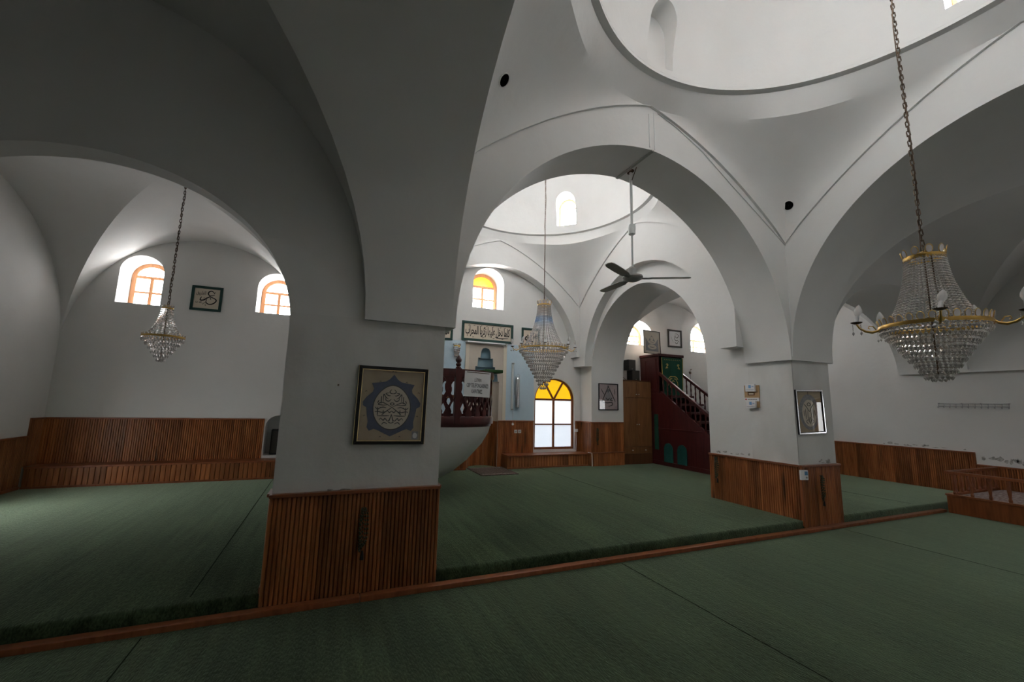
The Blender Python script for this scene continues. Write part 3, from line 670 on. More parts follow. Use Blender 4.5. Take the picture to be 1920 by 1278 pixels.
# ------------------------------------------------------------------ pulpit with stairs
MX0, MX1 = 7.95, 8.78
mb_ = empty('pulpit', (MX0, 9.38, ZP)); tag(mb_, 'tall dark red wooden pulpit with a stair, balustrades and boxed seat', 'pulpit')
def mbp(name, mb, m='maroon', par=None, bevel=.005):
    mb.xf(Matrix.Translation((-MX0, -9.38, -ZP))); return mb.build(name, m, par or mb_, bevel=bevel)
SL = .68; yb0, yb1 = 8.62, 5.85                  # stair from seat box down
def zst(y): return 1.90 - (8.55-y)*SL            # string line
for x in (MX0, MX1-.03):
    side = [(9.38, ZP), (9.38, 1.95), (8.62, 1.95), (yb1, max(ZP+.06, zst(yb1))), (yb1, ZP)]
    mbp('side_panel', MB().prism(side, 'X', x, x+.03))
    bl = [(8.60, zst(8.60)), (yb1, zst(yb1)), (yb1, zst(yb1)+.07), (8.60, zst(8.60)+.07)]
    mbp('string_rail', MB().prism(bl, 'X', x-.012, x+.045))
    tr_ = [(8.66, zst(8.66)+.46), (yb1, zst(yb1)+.46), (yb1, zst(yb1)+.54), (8.66, zst(8.66)+.54)]
    mbp('handrail', MB().prism(tr_, 'X', x-.018, x+.05), bevel=.01)
    n = 19
    for i in range(n):
        y = 8.52-(8.52-yb1-.06)*i/(n-1)
        mbp('baluster', MB().lathe([(.012, zst(y)+.05), (.02, zst(y)+.1), (.014, zst(y)+.2), (.022, zst(y)+.27), (.014, zst(y)+.34), (.02, zst(y)+.43), (.012, zst(y)+.48)], 8, x+.016, y), bevel=0)
for i in range(9):
    y = 8.57-i*.30; z = zst(y)-.02
    mbp('stair_tread', MB().box(MX0+.03, MX1-.03, y-.31, y, z-.05, z), bevel=0)
# seat box: open front with banner
mbp('box_side', MB().box(MX0, MX0+.03, 8.66, 9.37, 1.95, 2.93)); mbp('box_side', MB().box(MX1-.03, MX1, 8.66, 9.37, 1.95, 2.93))
mbp('box_back', MB().box(MX0+.03, MX1-.03, 9.34, 9.37, 1.95, 2.93)); mbp('box_top', MB().box(MX0-.03, MX1+.03, 8.62, 9.375, 2.93, 3.0), bevel=.012)
mbp('seat_board', MB().box(MX0+.03, MX1-.03, 8.62, 9.34, 1.90, 1.95))
for y in (8.75, 9.16): mbp('panel_molding', MB().box(MX0-.008, MX0, y, y+.03, 2.02, 2.86)); 
mbp('panel_molding', MB().box(MX0-.008, MX0, 8.75, 9.19, 2.83, 2.86)); mbp('panel_molding', MB().box(MX0-.008, MX0, 8.75, 9.19, 2.02, 2.05))
mbp('base_skirting', MB().box(MX0-.02, MX0, yb1, 9.37, ZP, ZP+.1)); mbp('belt_molding', MB().box(MX0-.01, MX0, 7.3, 9.37, 1.02, 1.05))
for y in (8.38, 7.93): mbp('niche_curtain', MB().prism(arch(y, .15, .52, .17, .22, 8), 'X', MX0-.022, MX0-.002), 'teal_cloth', bevel=0)['label'] = 'green cloth filling a round-topped niche'
mbp('corner_cloth', MB().box(MX0-.014, MX0, 8.72, 8.86, .5, 1.4), 'dark_green_cloth', bevel=0)
# banner
bn = empty('pulpit_banner', (8.365, 8.60, 2.40)); tag(bn, 'dark green cloth banner with gold emblems hanging in the pulpit opening', 'banner')
K = 16; vs = []; fs = []
for i in range(K+1):
    for j in range(9):
        x = -.37+.74*i/K; z = .50-1.02*j/8; vs.append((x*(1-.10*j/8), .012*math.sin(i*1.9)*(j/8), z-(.12*(i/K) if j == 8 else 0)))
fs = [(i*9+j, i*9+j+1, (i+1)*9+j+1, (i+1)*9+j) for i in range(K) for j in range(8)]
MB().add(vs, fs).build('cloth', 'dark_green_cloth', bn, smooth=60)
for sx_ in (-1, 1): MB().tube([(sx_*.37, -.006, .50), (sx_*.352, -.008, 0), (sx_*.335, -.008, -.5)], .009, 6).build('gold_border', 'gold_thread', bn)
strokes(bn, 'emblem', mir([[(.2, .27), (.16, .3), (.19, .33), (.24, .31)], [(.17, .22), (.21, .25), (.25, .2)], [(.19, .34), (.21, .2)]]), 'gold_thread', .022, -.02)
strokes(bn, 'emblem', mir([[(0, .0), (.1, -.01), (.17, -.08)], [(.03, -.06), (.1, -.07), (.13, -.15)], [(.05, -.2), (.1, -.26), (.07, -.32)], [(.15, -.13), (.16, -.25)], [(.0, -.1), (.04, -.14)]]), 'gold_thread', .022, -.02)
strokes(bn, 'lettering', [[(-.3+.075*k, .43), (-.27+.075*k, .45), (-.25+.075*k, .42)] for k in range(8)], 'gold_thread', .008, -.02)
# leaning print on top of the pulpit
a = on('Y', 8.95, 1226, 648)
e = framed('leaning_print', (a.x-.03, 9.0, 3.003+.345), 0, .54, .66, .014, 'dark_frame', 'paper', 'grey arched print in a thin frame leaning on the pulpit roof', lean=-.12, tilt=.07)
e.rotation_euler = (-.12, .06, -.1)
flat(e, 'print_ground', [(-.2, -.25), (.2, -.25), (.2, .12), (.12, .0), (.07, .1), (0, .2), (-.07, .1), (-.12, .0), (-.2, .12)], 'grey_print')
flat(e, 'cartouche', ell(0, .1, .05, .06, 16), 'paper', -.0088, .0004); flat(e, 'cartouche', ell(0, .0, .12, .05, 20), 'paper', -.0088, .0004); flat(e, 'cartouche', ell(0, -.13, .14, .07, 20), 'paper', -.0088, .0004)
strokes(e, 'lettering', [[(-.08, 0), (-.03, .01), (.02, -.005), (.08, .005)], [(-.09, -.12), (0, -.135), (.09, -.12)], [(-.07, -.15), (.07, -.15)]], 'grey_ink', .012, -.0096)
# staff beside the pulpit
st = empty('pulpit_staff', (8.84, 8.45, 1.0)); tag(st, 'thin dark staff with small finial standing at the pulpit rail', 'staff')
MB().tube([(0, 0, -.876), (0, 0, 1.5)], .011, 8).build('shaft', 'steel', st); MB().ball((0, 0, 1.52), .03, 8, 5, 1.4).build('finial', 'bronze', st); MB().tube([(0, 0, 1.58), (.03, 0, 1.62), (.05, 0, 1.6)], .008, 6).build('crescent', 'bronze', st)

# ------------------------------------------------------------------ wardrobe and speakers
cb = empty('wardrobe', (6.985, 8.93, ZP)); tag(cb, 'tall brown veneered wardrobe with upper cupboard doors and a drawer beside the pulpit', 'wardrobe')
W_, Hc = .93, 2.13
MB().box(0, W_, .02, .46, 0, Hc).build('body', 'cabinet_wood', cb, bevel=.004)
MB().box(-.01, W_+.01, -.005, .465, Hc, Hc+.022).build('top_board', 'cabinet_edge', cb, bevel=.004)
MB().box(0, W_, .0, .02, 0, .26).build('plinth', 'cabinet_edge', cb)
kn = MB().lathe([(.001, 0), (.009, .001), (.008, .014), (.014, .02), (.012, .03), (.001, .032)], 8); kn.xf(Matrix.Rotation(PI/2, 4, 'X')); knm = kn.build('knob', 'white_plastic'); knd = knm.data; bpy.data.objects.remove(knm)
def door(x0, x1, z0, z1, kx, kz, nm='door'):
    d = MB().box(x0+.003, x1-.003, 0, .02, z0+.003, z1-.003).build(nm, 'cabinet_wood', cb, bevel=.003); inst('knob', knd, d, (kx, 0, kz)); return d
door(0, W_/2, 1.70, Hc-.01, W_/2-.04, 1.78); door(W_/2, W_, 1.70, Hc-.01, W_/2+.04, 1.78)
door(0, W_/2, .44, 1.69, W_/2-.035, 1.0); door(W_/2, W_, .44, 1.69, W_/2+.035, 1.0)
dd = MB().box(.003, W_-.003, 0, .02, .265, .43).build('drawer', 'cabinet_wood', cb, bevel=.003); inst('knob', knd, dd, (W_*.3, 0, .35)); inst('knob', knd, dd, (W_*.75, 0, .35))
for (x, z, w_, h, lab) in ((7.50, ZP+Hc+.023, .26, .27, 'black box loudspeaker standing on the wardrobe top'), (7.38, ZP+Hc+.295, .24, .28, 'black box loudspeaker stacked on top of another loudspeaker')):
    s_ = empty('loudspeaker', (x, 9.12, z)); tag(s_, lab, 'loudspeaker')
    MB().box(-w_/2, w_/2, -.09, .12, 0, h).build('cabinet', 'black', s_, bevel=.006)
    MB().box(-w_/2+.015, w_/2-.015, -.1, -.09, .015, h-.015).build('grille', 'dark_frame', s_, bevel=.004)
    MB().box(-.02, .02, -.103, -.1, .025, .035).build('badge', 'steel', s_)
tag(MB().tube([(7.0, 9.3, 2.42), (7.1, 9.25, 2.41), (7.2, 9.2, 2.36), (7.35, 9.26, 2.31)], .006, 6).build('speaker_cable', 'black'), 'thin black cable running to the loudspeakers on the wardrobe', 'cable')

# ------------------------------------------------------------------ preaching balcony
KX, KY, KR, KZ = 1.86, 7.35, .84, 1.26
kb = empty('preaching_balcony', (KX, KY, ZP)); tag(kb, 'round preaching balcony with dark red cut-out balustrade on a white bowl base', 'balcony')
A0, A1 = -PI*.86, PI*.62
def kbp(name, mb, m, smooth=0, par=None): mb.xf(Matrix.Translation((-KX, -KY, -ZP))); return mb.build(name, m, par or kb, smooth=smooth)
SIL = ((ZP, 1.42), (.22, 1.62), (.33, 1.83), (.45, 2.07), (.63, 2.30), (.9, 2.55), (1.08, 2.66), (KZ-.055, KX+KR-.01))
vs = []; fs = []; NB = 40
for z, xr in SIL:
    c_ = 1.05+(xr-1.05)*.49; rr_ = xr-c_
    vs += [(c_+rr_*math.cos(2*PI*k/NB), KY+rr_*math.sin(2*PI*k/NB), z) for k in range(NB)]
fs = [(j*NB+k, j*NB+(k+1) % NB, (j+1)*NB+(k+1) % NB, (j+1)*NB+k) for j in range(len(SIL)-1) for k in range(NB)]
kbp('bowl_base', MB().add(vs, fs), 'plaster', 60)
kbp('floor_slab', MB().lathe([(.01, KZ-.06), (KR, KZ-.06), (KR, KZ-.015), (.01, KZ-.015)], 40, KX, KY, close=True), 'maroon', 40)
kbp('bottom_rail', MB().lathe([(KR-.03, KZ-.02), (KR+.035, KZ-.02), (KR+.035, KZ+.08), (KR+.015, KZ+.11), (KR-.03, KZ+.11)], 40, KX, KY, A0, A1, close=True), 'maroon', 40)
kbp('top_rail', MB().lathe([(KR-.04, KZ+.74), (KR+.03, KZ+.74), (KR+.04, KZ+.80), (KR+.03, KZ+.86), (KR-.04, KZ+.86)], 40, KX, KY, A0, A1, close=True), 'maroon', 40)
hs = [(.052, 0), (.06, .05), (.04, .10), (.028, .13), (.055, .2), (.085, .26), (.088, .3), (.06, .37), (.035, .42), (.05, .48), (.05, .55), (.03, .6), (.06, .66), (.085, .69)]
out_ = [(x, z) for x, z in hs]+[(-x, z) for x, z in hs[::-1]]
# each baluster board is pierced by a drop-shaped hole: left and right half outlines
hole = [(0, .17), (.03, .215), (.045, .26), (.03, .31), (0, .35)]
def half(sg):
    p = [(0, 0)]+[(sg*x, z) for x, z in hs]+[(0, .69), (0, .35)]+[(sg*x, z) for x, z in hole[3:0:-1]]+[(0, .17)]
    return p
bb = MB()
for sg in (-1, 1): bb.prism(half(sg), 'Y', -.012, .012)
bo = bb.build('baluster_board', 'maroon'); bdat = bo.data; bpy.data.objects.remove(bo)
n = 22
for i in range(n):
    a = A0+(A1-A0)*(i+.5)/n
    o = inst('baluster_board', bdat, kb, (KR*math.cos(a), KR*math.sin(a), KZ+.11-ZP), a+PI/2, scale=(1, 1, .915))
for a, fs_ in ((-PI*.66, 1.0), (-PI*.50, .55)):
    x, y = KX+KR*math.cos(a), KY+KR*math.sin(a)
    kbp('post', MB().box(x-.045, x+.045, y-.045, y+.045, KZ+.0, KZ+.87), 'maroon')
    kbp('finial', MB().lathe([(r_*(.6+.4*fs_), KZ+.87+h_*fs_) for r_, h_ in ((.05, 0), (.055, .03), (.035, .06), (.055, .1), (.05, .14), (.03, .16), (.055, .2), (.065, .25), (.04, .32), (.012, .38), (.001, .39))], 8, x, y), 'maroon')
# things on the balcony
a = -PI*.335; tag(MB().box(KX+.60, KX+.95, KY-.42, KY-.1, KZ+.863, KZ+.92).build('reading_cushion', 'green_cloth', bevel=.015), 'flat green cloth-covered board on the preaching balcony rail', 'cushion')
tag(MB().box(KX-.35, KX+.1, KY-.55, KY-.2, KZ+.40, KZ+.45).build('lectern_board', 'cabinet_wood', bevel=.006), 'small wooden lectern board inside the preaching balcony', 'lectern')
sa, sb = on('Y', 6.48, 871, 697), on('Y', 6.48, 919, 745)
sg = empty('paper_notice', ((sa.x+sb.x)/2+.005, 6.485, (sa.z+sb.z)/2+.01), .04); sg.rotation_euler = (0, .03, .10)
tag(sg, 'white paper notice in capital letters asking to switch off phones, on the balcony rail', 'notice')
sw, sh = (sb.x-sa.x)/2+.005, (sa.z-sb.z)/2+.005
K = 10; vs = [(-sw+2*sw*i/K, .018*(i/K-.5)**2*4*.5, z) for i in range(K+1) for z in (-sh, sh)]; MB().add(vs+[(x, y+.002, z) for x, y, z in vs], [(2*i, 2*i+2, 2*i+3, 2*i+1) for i in range(K)]+[(22+2*i, 22+2*i+1, 22+2*i+3, 22+2*i+2) for i in range(K)]).build('sheet', 'white_paper', sg)
for t_, z0, z1, x0, x1 in (('LÜTFEN', .035, .105, -.06, .06), ('CEP TELEFONLARINIZI', -.055, .01, -.19, .19), ('KAPATINIZ.', -.15, -.085, -.1, .09)):
    text(sg, 'lettering', t_, (x0, x1, z0, z1), 'grey_ink', y=-.002, bold=.02)
MB().box(-sw+.03, sw-.03, -.003, -.001, sh-.025, sh-.012).build('border_print', 'rug', sg)

# ------------------------------------------------------------------ lamps and fittings on the far wall
def tube_lamp(name, loc, ln, vert, label):
    e = empty(name, loc); tag(e, label, 'lamp')
    M = Matrix.Identity(4) if vert else Matrix.Rotation(PI/2, 4, 'Y')
    MB().box(-.025, .025, -.01, .03, -ln/2, ln/2).xf(M).build('housing', 'white_paint', e, bevel=.004)
    MB().tube([(0, -.028, -ln/2+.03), (0, -.028, ln/2-.03)], .014, 10).xf(M).build('tube', 'bulb_white', e, smooth=40)
    for s_ in (-1, 1): MB().box(-.02, .02, -.045, -.008, s_*(ln/2-.02)-.015, s_*(ln/2-.02)+.015).xf(M).build('socket', 'fan_grey', e)
tube_lamp('tube_lamp', (3.33, YW-.06, 3.0), 1.02, False, 'horizontal white fluorescent tube below the long calligraphy panel')
tube_lamp('tube_lamp', (4.045, YW-.035, 2.0), 1.14, True, 'upright fluorescent tube fixture on the pale blue wall beside the silver cylinder')
e = empty('silver_cylinder', (4.17, YW-.06, 1.5)); tag(e, 'silver cylinder with wire loop hung on the pale blue wall', 'cylinder')
MB().lathe([(.001, 0), (.05, 0), (.052, .02), (.052, .66), (.04, .72), (.015, .74), (.001, .745)], 16).build('body', 'chrome', e, smooth=40)
MB().tube([(.04, .03, .7), (.06, .0, .77), (.0, -.02, .80), (-.06, .0, .74), (-.065, .01, .5), (-.062, .03, .3)], .004, 6).build('wire', 'steel', e)
def sconce(loc, label):
    e = empty('wall_sconce', loc); tag(e, label, 'sconce')
    MB().lathe([(.075, 0), (.08, .015), (.075, .03)], 16, 0, -.06, close=False).build('ring', 'gold', e, smooth=40)
    mb = MB()
    for k in range(16):
        a = 2*PI*k/16
        for j in range(5): mb.octa((.075*(1-.1*j)*math.cos(a), -.06+.075*(1-.1*j)*math.sin(a), -.03-.045*j), .015, .024)
        mb.octa((.085*math.cos(a), -.06+.085*math.sin(a), .05), .014, .03)
    o = mb.build('crystals', 'crystal', e); o['kind'] = 'stuff'
    MB().tube([(0, -.06, -.2), (.02, -.04, -.27), (.05, -.02, -.3)], .006, 6).build('bracket', 'bronze', e); MB().lathe([(.001, 0), (.045, 0), (.045, .012), (.001, .014)], 14).xf(Matrix.Translation((.05, 0, -.3)) @ Matrix.Rotation(PI/2, 4, 'X')).build('wall_plate', 'gold', e)
sconce((2.61, YW-.006, 2.86), 'small crystal wall sconce beside the stepped prayer niche')
for i, (x, z, lab) in enumerate(((4.165, .93, 'white wall socket on the panelling, nearer the prayer niche of the pair'), (4.265, .93, 'white wall switch on the panelling, nearer the yellow fanlight window of the pair'))):
    e = empty('wall_socket', (x, YW-.016, z)); tag(e, lab, 'socket'); MB().box(-.04, .04, -.012, .002, -.04, .04).build('plate', 'white_plastic', e, bevel=.004); MB().lathe([(.001, 0), (.022, 0), (.022, .004)], 12).xf(Matrix.Translation((0, -.012, 0)) @ Matrix.Rotation(PI/2, 4, 'X')).build('insert', 'fan_grey', e)
e = empty('junction_box', (4.08, YW-.016, 1.1)); tag(e, 'tiny round white junction box on the panelling under the upright tube lamp', 'junction box'); MB().lathe([(.001, .016), (.028, .016), (.03, 0)], 12).xf(Matrix.Rotation(PI/2, 4, 'X')).build('cover', 'white_plastic', e); MB().tube([(0, -.006, .02), (0, -.006, .34)], .005, 6).build('lead', 'white_plastic', e)
e = empty('plug_socket', (5.84, YW-.016, .95)); tag(e, 'white plug socket with a hanging cord in the corner by the yellow fanlight window', 'socket'); MB().box(-.05, .05, -.04, .002, -.035, .035).build('plate', 'white_plastic', e, bevel=.006); MB().tube([(0, -.02, -.03), (.01, -.012, -.3), (0, -.012, -.52)], .007, 6).build('cord', 'white_plastic', e)
tag(MB().tube([(5.99, 8.86, ZP+.005), (5.985, 8.86, .3), (5.98, 8.87, .44), (5.95, 8.99, .445)], .009, 6).build('white_cord', 'white_plastic'), 'white cord running down the panelling corner to the carpet', 'cord')
rg = MB().box(2.95, 3.78, 8.30, 9.3, ZP+.001, ZP+.014).build('prayer_rug', 'rug'); tag(rg, 'small patterned dark prayer rug in front of the niche', 'rug')
for y in (8.36, 9.2): MB().box(3.0, 3.73, y, y+.05, ZP+.0141, ZP+.0155).build('border', 'rug_pale', rg)
MB().box(nb.x-.02, nb.x+.26, YW+.12, YW+.32, .5, .98).build('recess_locker', 'black', wf, bevel=.01)['label'] = 'small dark locker filling the arched wall recess'
MB().box(nb.x, nb.x+.24, YW+.11, YW+.12, .53, .95).build('recess_locker_door', 'dark_frame', wf)

# ------------------------------------------------------------------ chandeliers
def chain_mb(z0, z1, pitch, wd, wr_):
    mb = MB(); n = int((z1-z0)/pitch)
    for i in range(n):
        zc = z0+pitch*(i+.5); L = pitch*.66; a = PI/2*(i % 2)+.3
        pts = [(wd*math.cos(t)*math.cos(a), wd*math.cos(t)*math.sin(a), zc+(L-wd)*(1 if math.sin(t) > 0 else -1)+wd*math.sin(t)) for t in [2*PI*k/8+.01 for k in range(8)]]
        mb.tube(pts, wr_, 4, closed=True)
    return mb
def plate_mesh(h, w_):
    """almond crystal plate in a gilt rim, standing in local x/z"""
    al = [(w_*math.sin(t)*.5, h*.5-h*.5*math.cos(t)) for t in [2*PI*k/12 for k in range(12)]]
    g = MB().prism([(x*.86, (z-h/2)*.88+h/2) for x, z in al], 'Y', -.003, .003).build('p', 'crystal'); r_ = MB().tube([(x, 0, z) for x, z in al], h*.045, 4, closed=True).build('r', 'gold')
    a, b = g.data, r_.data; bpy.data.objects.remove(g); bpy.data.objects.remove(r_); return a, b
def chandelier(loc, label, rc, zc, rr, zb, tip, zceil, nstr, bead, narm, reach, az0, ntier, plates, crown, lean=0, blue=False, pitch=.036, grp=None):
    """loc = centre of the main ring; zc = crown height above it, zb = depth of the basket below"""
    e = empty('crystal_chandelier', loc); tag(e, label, 'chandelier', grp); e.rotation_euler = (lean, 0, 0)
    MB().lathe([(rr-.006, -.008), (rr+.006, -.012), (rr+.009, 0), (rr+.006, .012), (rr-.006, .010)], 40, close=True).build('main_ring', 'gold', e, smooth=50)
    MB().lathe([(rc-.004, zc-.012), (rc+.005, zc-.014), (rc+.007, zc), (rc+.004, zc+.012), (rc-.004, zc+.010)], 28, close=True).build('crown_ring', 'gold', e, smooth=50)
    MB().tube([(0, 0, zc+.06), (0, 0, -zb*.9)], .005, 8).build('stem', 'bronze', e)
    MB().tube([(rc*math.cos(az0+.25), rc*math.sin(az0+.25), zc), (rc*.9*math.cos(az0+.25)+(rr*.5-rc)*.5*math.cos(az0+.25), rc*.9*math.sin(az0+.25)+(rr*.5-rc)*.5*math.sin(az0+.25), zc*.5), (rr*.88*math.cos(az0+.25), rr*.88*math.sin(az0+.25), 0)], .0045, 6).build('tie_rod', 'bronze', e)
    for k in range(4):
        a = PI/2*k; MB().tube([(rr*math.cos(a), rr*math.sin(a), 0), (0, 0, -.02)], .004, 6).build('spoke', 'gold', e); MB().tube([(rc*math.cos(a), rc*math.sin(a), zc), (0, 0, zc+.05)], .004, 6).build('spoke', 'gold', e)
    # strands of beads from crown to ring
    mb = MB(); mbb = MB(); nb_ = int(zc/(bead*1.75))
    for k in range(nstr):
        a = 2*PI*k/nstr
        for j in range(nb_):
            t = (j+.5)/nb_; r_ = rc+(rr*.86-rc)*t**1.9; z = zc*(1-t)
            tgt = mbb if (blue and .29 < t < .41) else mb
            tgt.octa((r_*math.cos(a), r_*math.sin(a), z), bead*1.02, bead*.88)
    o = mb.build('bead_strands', 'crystal', e); o['kind'] = 'stuff'
    if blue: o = mbb.build('blue_beads', 'crystal_blue', e); o['kind'] = 'stuff'; o['label'] = 'band of blue beads'
    # tiers of the basket
    for j in range(ntier):
        t = j/(ntier-1); r_ = rr*.97+(tip-rr*.97)*t**.9; z = -.02-(zb-.05)*t; n = max(7, int(2*PI*r_/(bead*2.6)))
        mt = MB()
        for k in range(n):
            a = 2*PI*(k+.5*(j % 2))/n; mt.octa((r_*math.cos(a), r_*math.sin(a), z-bead*1.6), bead*1.25, bead*2.0, n=5); mt.octa((r_*math.cos(a), r_*math.sin(a), z+bead*.8), bead*.6, bead*.6)
        o = mt.build('crystal_tier', 'crystal', e); o['kind'] = 'stuff'
        MB().lathe([(r_-.0012, z+.002), (r_+.0012, z+.002), (r_, z+.0045)], 24, close=True).build('tier_hoop', 'bronze', e)
    if ntier > 3:
        o = MB()
        for k in range(7): o.octa((tip*.5*math.cos(k*2*PI/7), tip*.5*math.sin(k*2*PI/7), -zb), bead*1.1, bead*1.7, n=5)
        o = o.build('crystal_tier', 'crystal', e); o['kind'] = 'stuff'
    # almond plates on both rings
    for n, r_, z, h, w_ in ((plates[0], rr, .006, plates[1], plates[1]*.66), (crown[0], rc+.004, zc+.006, crown[1], crown[1]*.66)):
        pa, pb = plate_mesh(h, w_)
        for k in range(n):
            a = 2*PI*k/n; p = inst('crystal_plate', pa, e, (r_*math.cos(a), r_*math.sin(a), z), a+PI/2, .18); inst('gilt_rim', pb, p, (0, 0, 0))
    # arms
    if narm:
        dsh = MB().lathe([(.001, 0), (.012, 0), (.028, .006), (.034, .012), (.028, .012), (.001, .006)], 12).build('d', 'bronze').data
        can = MB().lathe([(.001, 0), (.0115, 0), (.0115, .048), (.001, .05)], 10).build('c', 'white_plastic', smooth=40).data
        blb = MB().lathe([(.008, 0), (.012, .008), (.0185, .024), (.0175, .038), (.011, .056), (.004, .068), (.0005, .071)], 12).build('b', 'bulb_glass', smooth=60).data
        fil = MB().lathe([(.004, 0), (.006, .015), (.001, .03)], 6).build('f', 'bulb_white').data
        for o in [o for o in C.objects if o.name.split('.')[0] in ('d', 'c', 'b', 'f')]: bpy.data.objects.remove(o)
        sc_ = (reach-rr)/.13
        for k in range(narm):
            a = az0+2*PI*k/narm; ca, sa_ = math.cos(a), math.sin(a); pts = []
            for d, z in ((0, 0), (.02, -.02), (.05, -.03), (.085, -.022), (.115, .0), (.13, .028)): pts.append(((rr+d*sc_)*ca, (rr+d*sc_)*sa_, z))
            arm = MB().tube(pts, [.006, .008, .009, .008, .006, .005], 8).build('arm', 'gold', e, smooth=60)
            MB().tube([((rr+d*sc_)*ca, (rr+d*sc_)*sa_, z) for d, z in ((.03, -.012), (.045, .012), (.065, .012), (.07, -.002), (.06, -.006))], .0035, 6).build('scroll', 'gold', arm)
            tilt = (.5, .1, .18, -.1, .35, 0, .2, 0)[k % 8]
            P = (reach*ca, reach*sa_, .03)
            inst('drip_cup', dsh, arm, P); inst('candle', can, arm, (P[0], P[1], P[2]+.01), 0, 0, tilt); q = (P[0]+.05*math.sin(tilt), P[1], P[2]+.01+.05*math.cos(tilt))
            inst('bulb', blb, arm, q, 0, 0, tilt, scale=(1.25, 1.25, 1.25)); inst('filament', fil, arm, q, 0, 0, tilt)
            md = MB()
            for m_ in range(4):
                b_ = a+.5+PI/2*m_
                for i_ in range(4): md.octa((P[0]+.03*math.cos(b_), P[1]+.03*math.sin(b_), P[2]-.008-.011*i_), .003, .005)
                md.octa((P[0]+.03*math.cos(b_), P[1]+.03*math.sin(b_), P[2]-.064), .008, .013, n=6)
            o = md.build('drops', 'crystal', arm); o['kind'] = 'stuff'
    # chain and flex
    o = chain_mb(zc+.05, zceil-loc[2], pitch, pitch*.26, pitch*.10).build('chain', 'bronze', e)
    MB().tube([(.012*math.sin(i*1.3), .012*math.cos(i*.9), zc+.05+(zceil-loc[2]-zc-.05)*i/24) for i in range(25)], .0035, 5).build('flex', 'bronze', e)
    MB().lathe([(.001, zceil-loc[2]-.05), (.03, zceil-loc[2]-.05), (.04, zceil-loc[2]-.005), (.001, zceil-loc[2])], 12).build('ceiling_hook', 'bronze', e)
    return e
camdir = math.atan2(-1.37, -3.53)
chandelier((3.53, 1.37, 2.155), 'large gilt crystal chandelier with candle bulbs hanging from the dome over the lower carpet', .098, .455, .262, .345, .062, 7.72, 40, .0098, 5, .395, camdir+.1, 9, (32, .052), (10, .056))
chandelier((3.45, 6.62, 2.57), 'tall gilt crystal chandelier with a blue bead band before the prayer niche', .115, .80, .44, .70, .05, 7.8, 38, .0155, 8, .56, .35, 11, (40, .055), (12, .075), blue=True)
chandelier((-2.0, 6.6, 2.325), 'small crystal chandelier without arms in the vaulted bay', .055, .37, .215, .30, .04, 4.48, 18, .0135, 0, 0, camdir, 6, (26, .032), (10, .036), pitch=.04)
for o in [o for o in bpy.data.objects if o.name.startswith('crystal_chandelier')]: pass
tag(MB().tube([(-2.25, 6.5, 4.50), (-2.15, 6.53, 4.475), (-2.06, 6.57, 4.47), (-2.0, 6.6, 4.46)], .006, 5).build('ceiling_wire', 'black'), 'short dark wire on the vault leading to the small chandelier chain', 'wire')

# ------------------------------------------------------------------ ceiling fan with its conduit
FX, FY = 3.535, 4.28
fe = empty('ceiling_fan', (FX, FY, 3.27)); tag(fe, 'grey three-blade ceiling fan on a long rod under the broad arch', 'fan')
zt = 4.80-3.27
MB().tube([(0, 0, .1), (0, 0, .62)], .014, 10).build('lower_rod', 'white_paint', fe, smooth=40); MB().tube([(0, 0, .70), (0, 0, zt-.03)], .019, 10).build('upper_rod', 'white_paint', fe, smooth=40)
MB().lathe([(.02, .58), (.045, .60), (.05, .70), (.04, .73), (.018, .735)], 14).build('canopy_cup', 'white_paint', fe, smooth=40)
MB().lathe([(.001, -.05), (.06, -.05), (.115, -.025), (.13, .0), (.125, .02), (.06, .04), (.05, .06), (.048, .12), (.03, .135), (.001, .135)], 24).build('motor_housing', 'fan_grey', fe, smooth=35)
MB().box(-.02, .02, -.05, .05, zt-.05, zt-.025).build('hanger_bracket', 'bronze', fe); MB().tube([(0, -.02, zt-.17), (0, -.12, zt-.03)], .006, 6).build('brace', 'bronze', fe)
bl = [(.12, -.035), (.18, -.04), (.22, -.06), (.45, -.066), (.66, -.06), (.72, -.04), (.735, 0), (.72, .04), (.66, .055), (.45, .058), (.22, .05), (.18, .03), (.12, .03)]
bm_ = MB().prism(bl, 'Z', -.004, .004).build('blade', 'fan_blade').data
for o in [o for o in C.objects if o.name == 'blade']: bpy.data.objects.remove(o)
for a in (-30, 88, 208):
    b_ = inst('blade', bm_, fe, (0, 0, -.012), math.radians(a), .14)
    MB().box(.08, .24, -.018, .018, -.012, -.005).build('blade_iron', 'fan_grey', b_)
cd = empty('fan_conduit', (FX, 3.85, 4.84)); tag(cd, 'thin cable duct running across the arch soffit to the ceiling fan', 'cable duct')
zap = ZS+RISE+.06
MB().box(-.02, .02, -.005, .735, zap-4.84-.013, zap-4.84+.004).build('duct', 'fan_grey', cd)
MB().box(-.055, -.04, -.012, .003, .02, .48).build('riser', 'white_paint', cd)
MB().tube([(0.03, -.008, .0), (.03, -.008, .30), (.03, -.008, .52), (.06, -.008, .55)], .006, 6).build('cable', 'white_paint', cd)

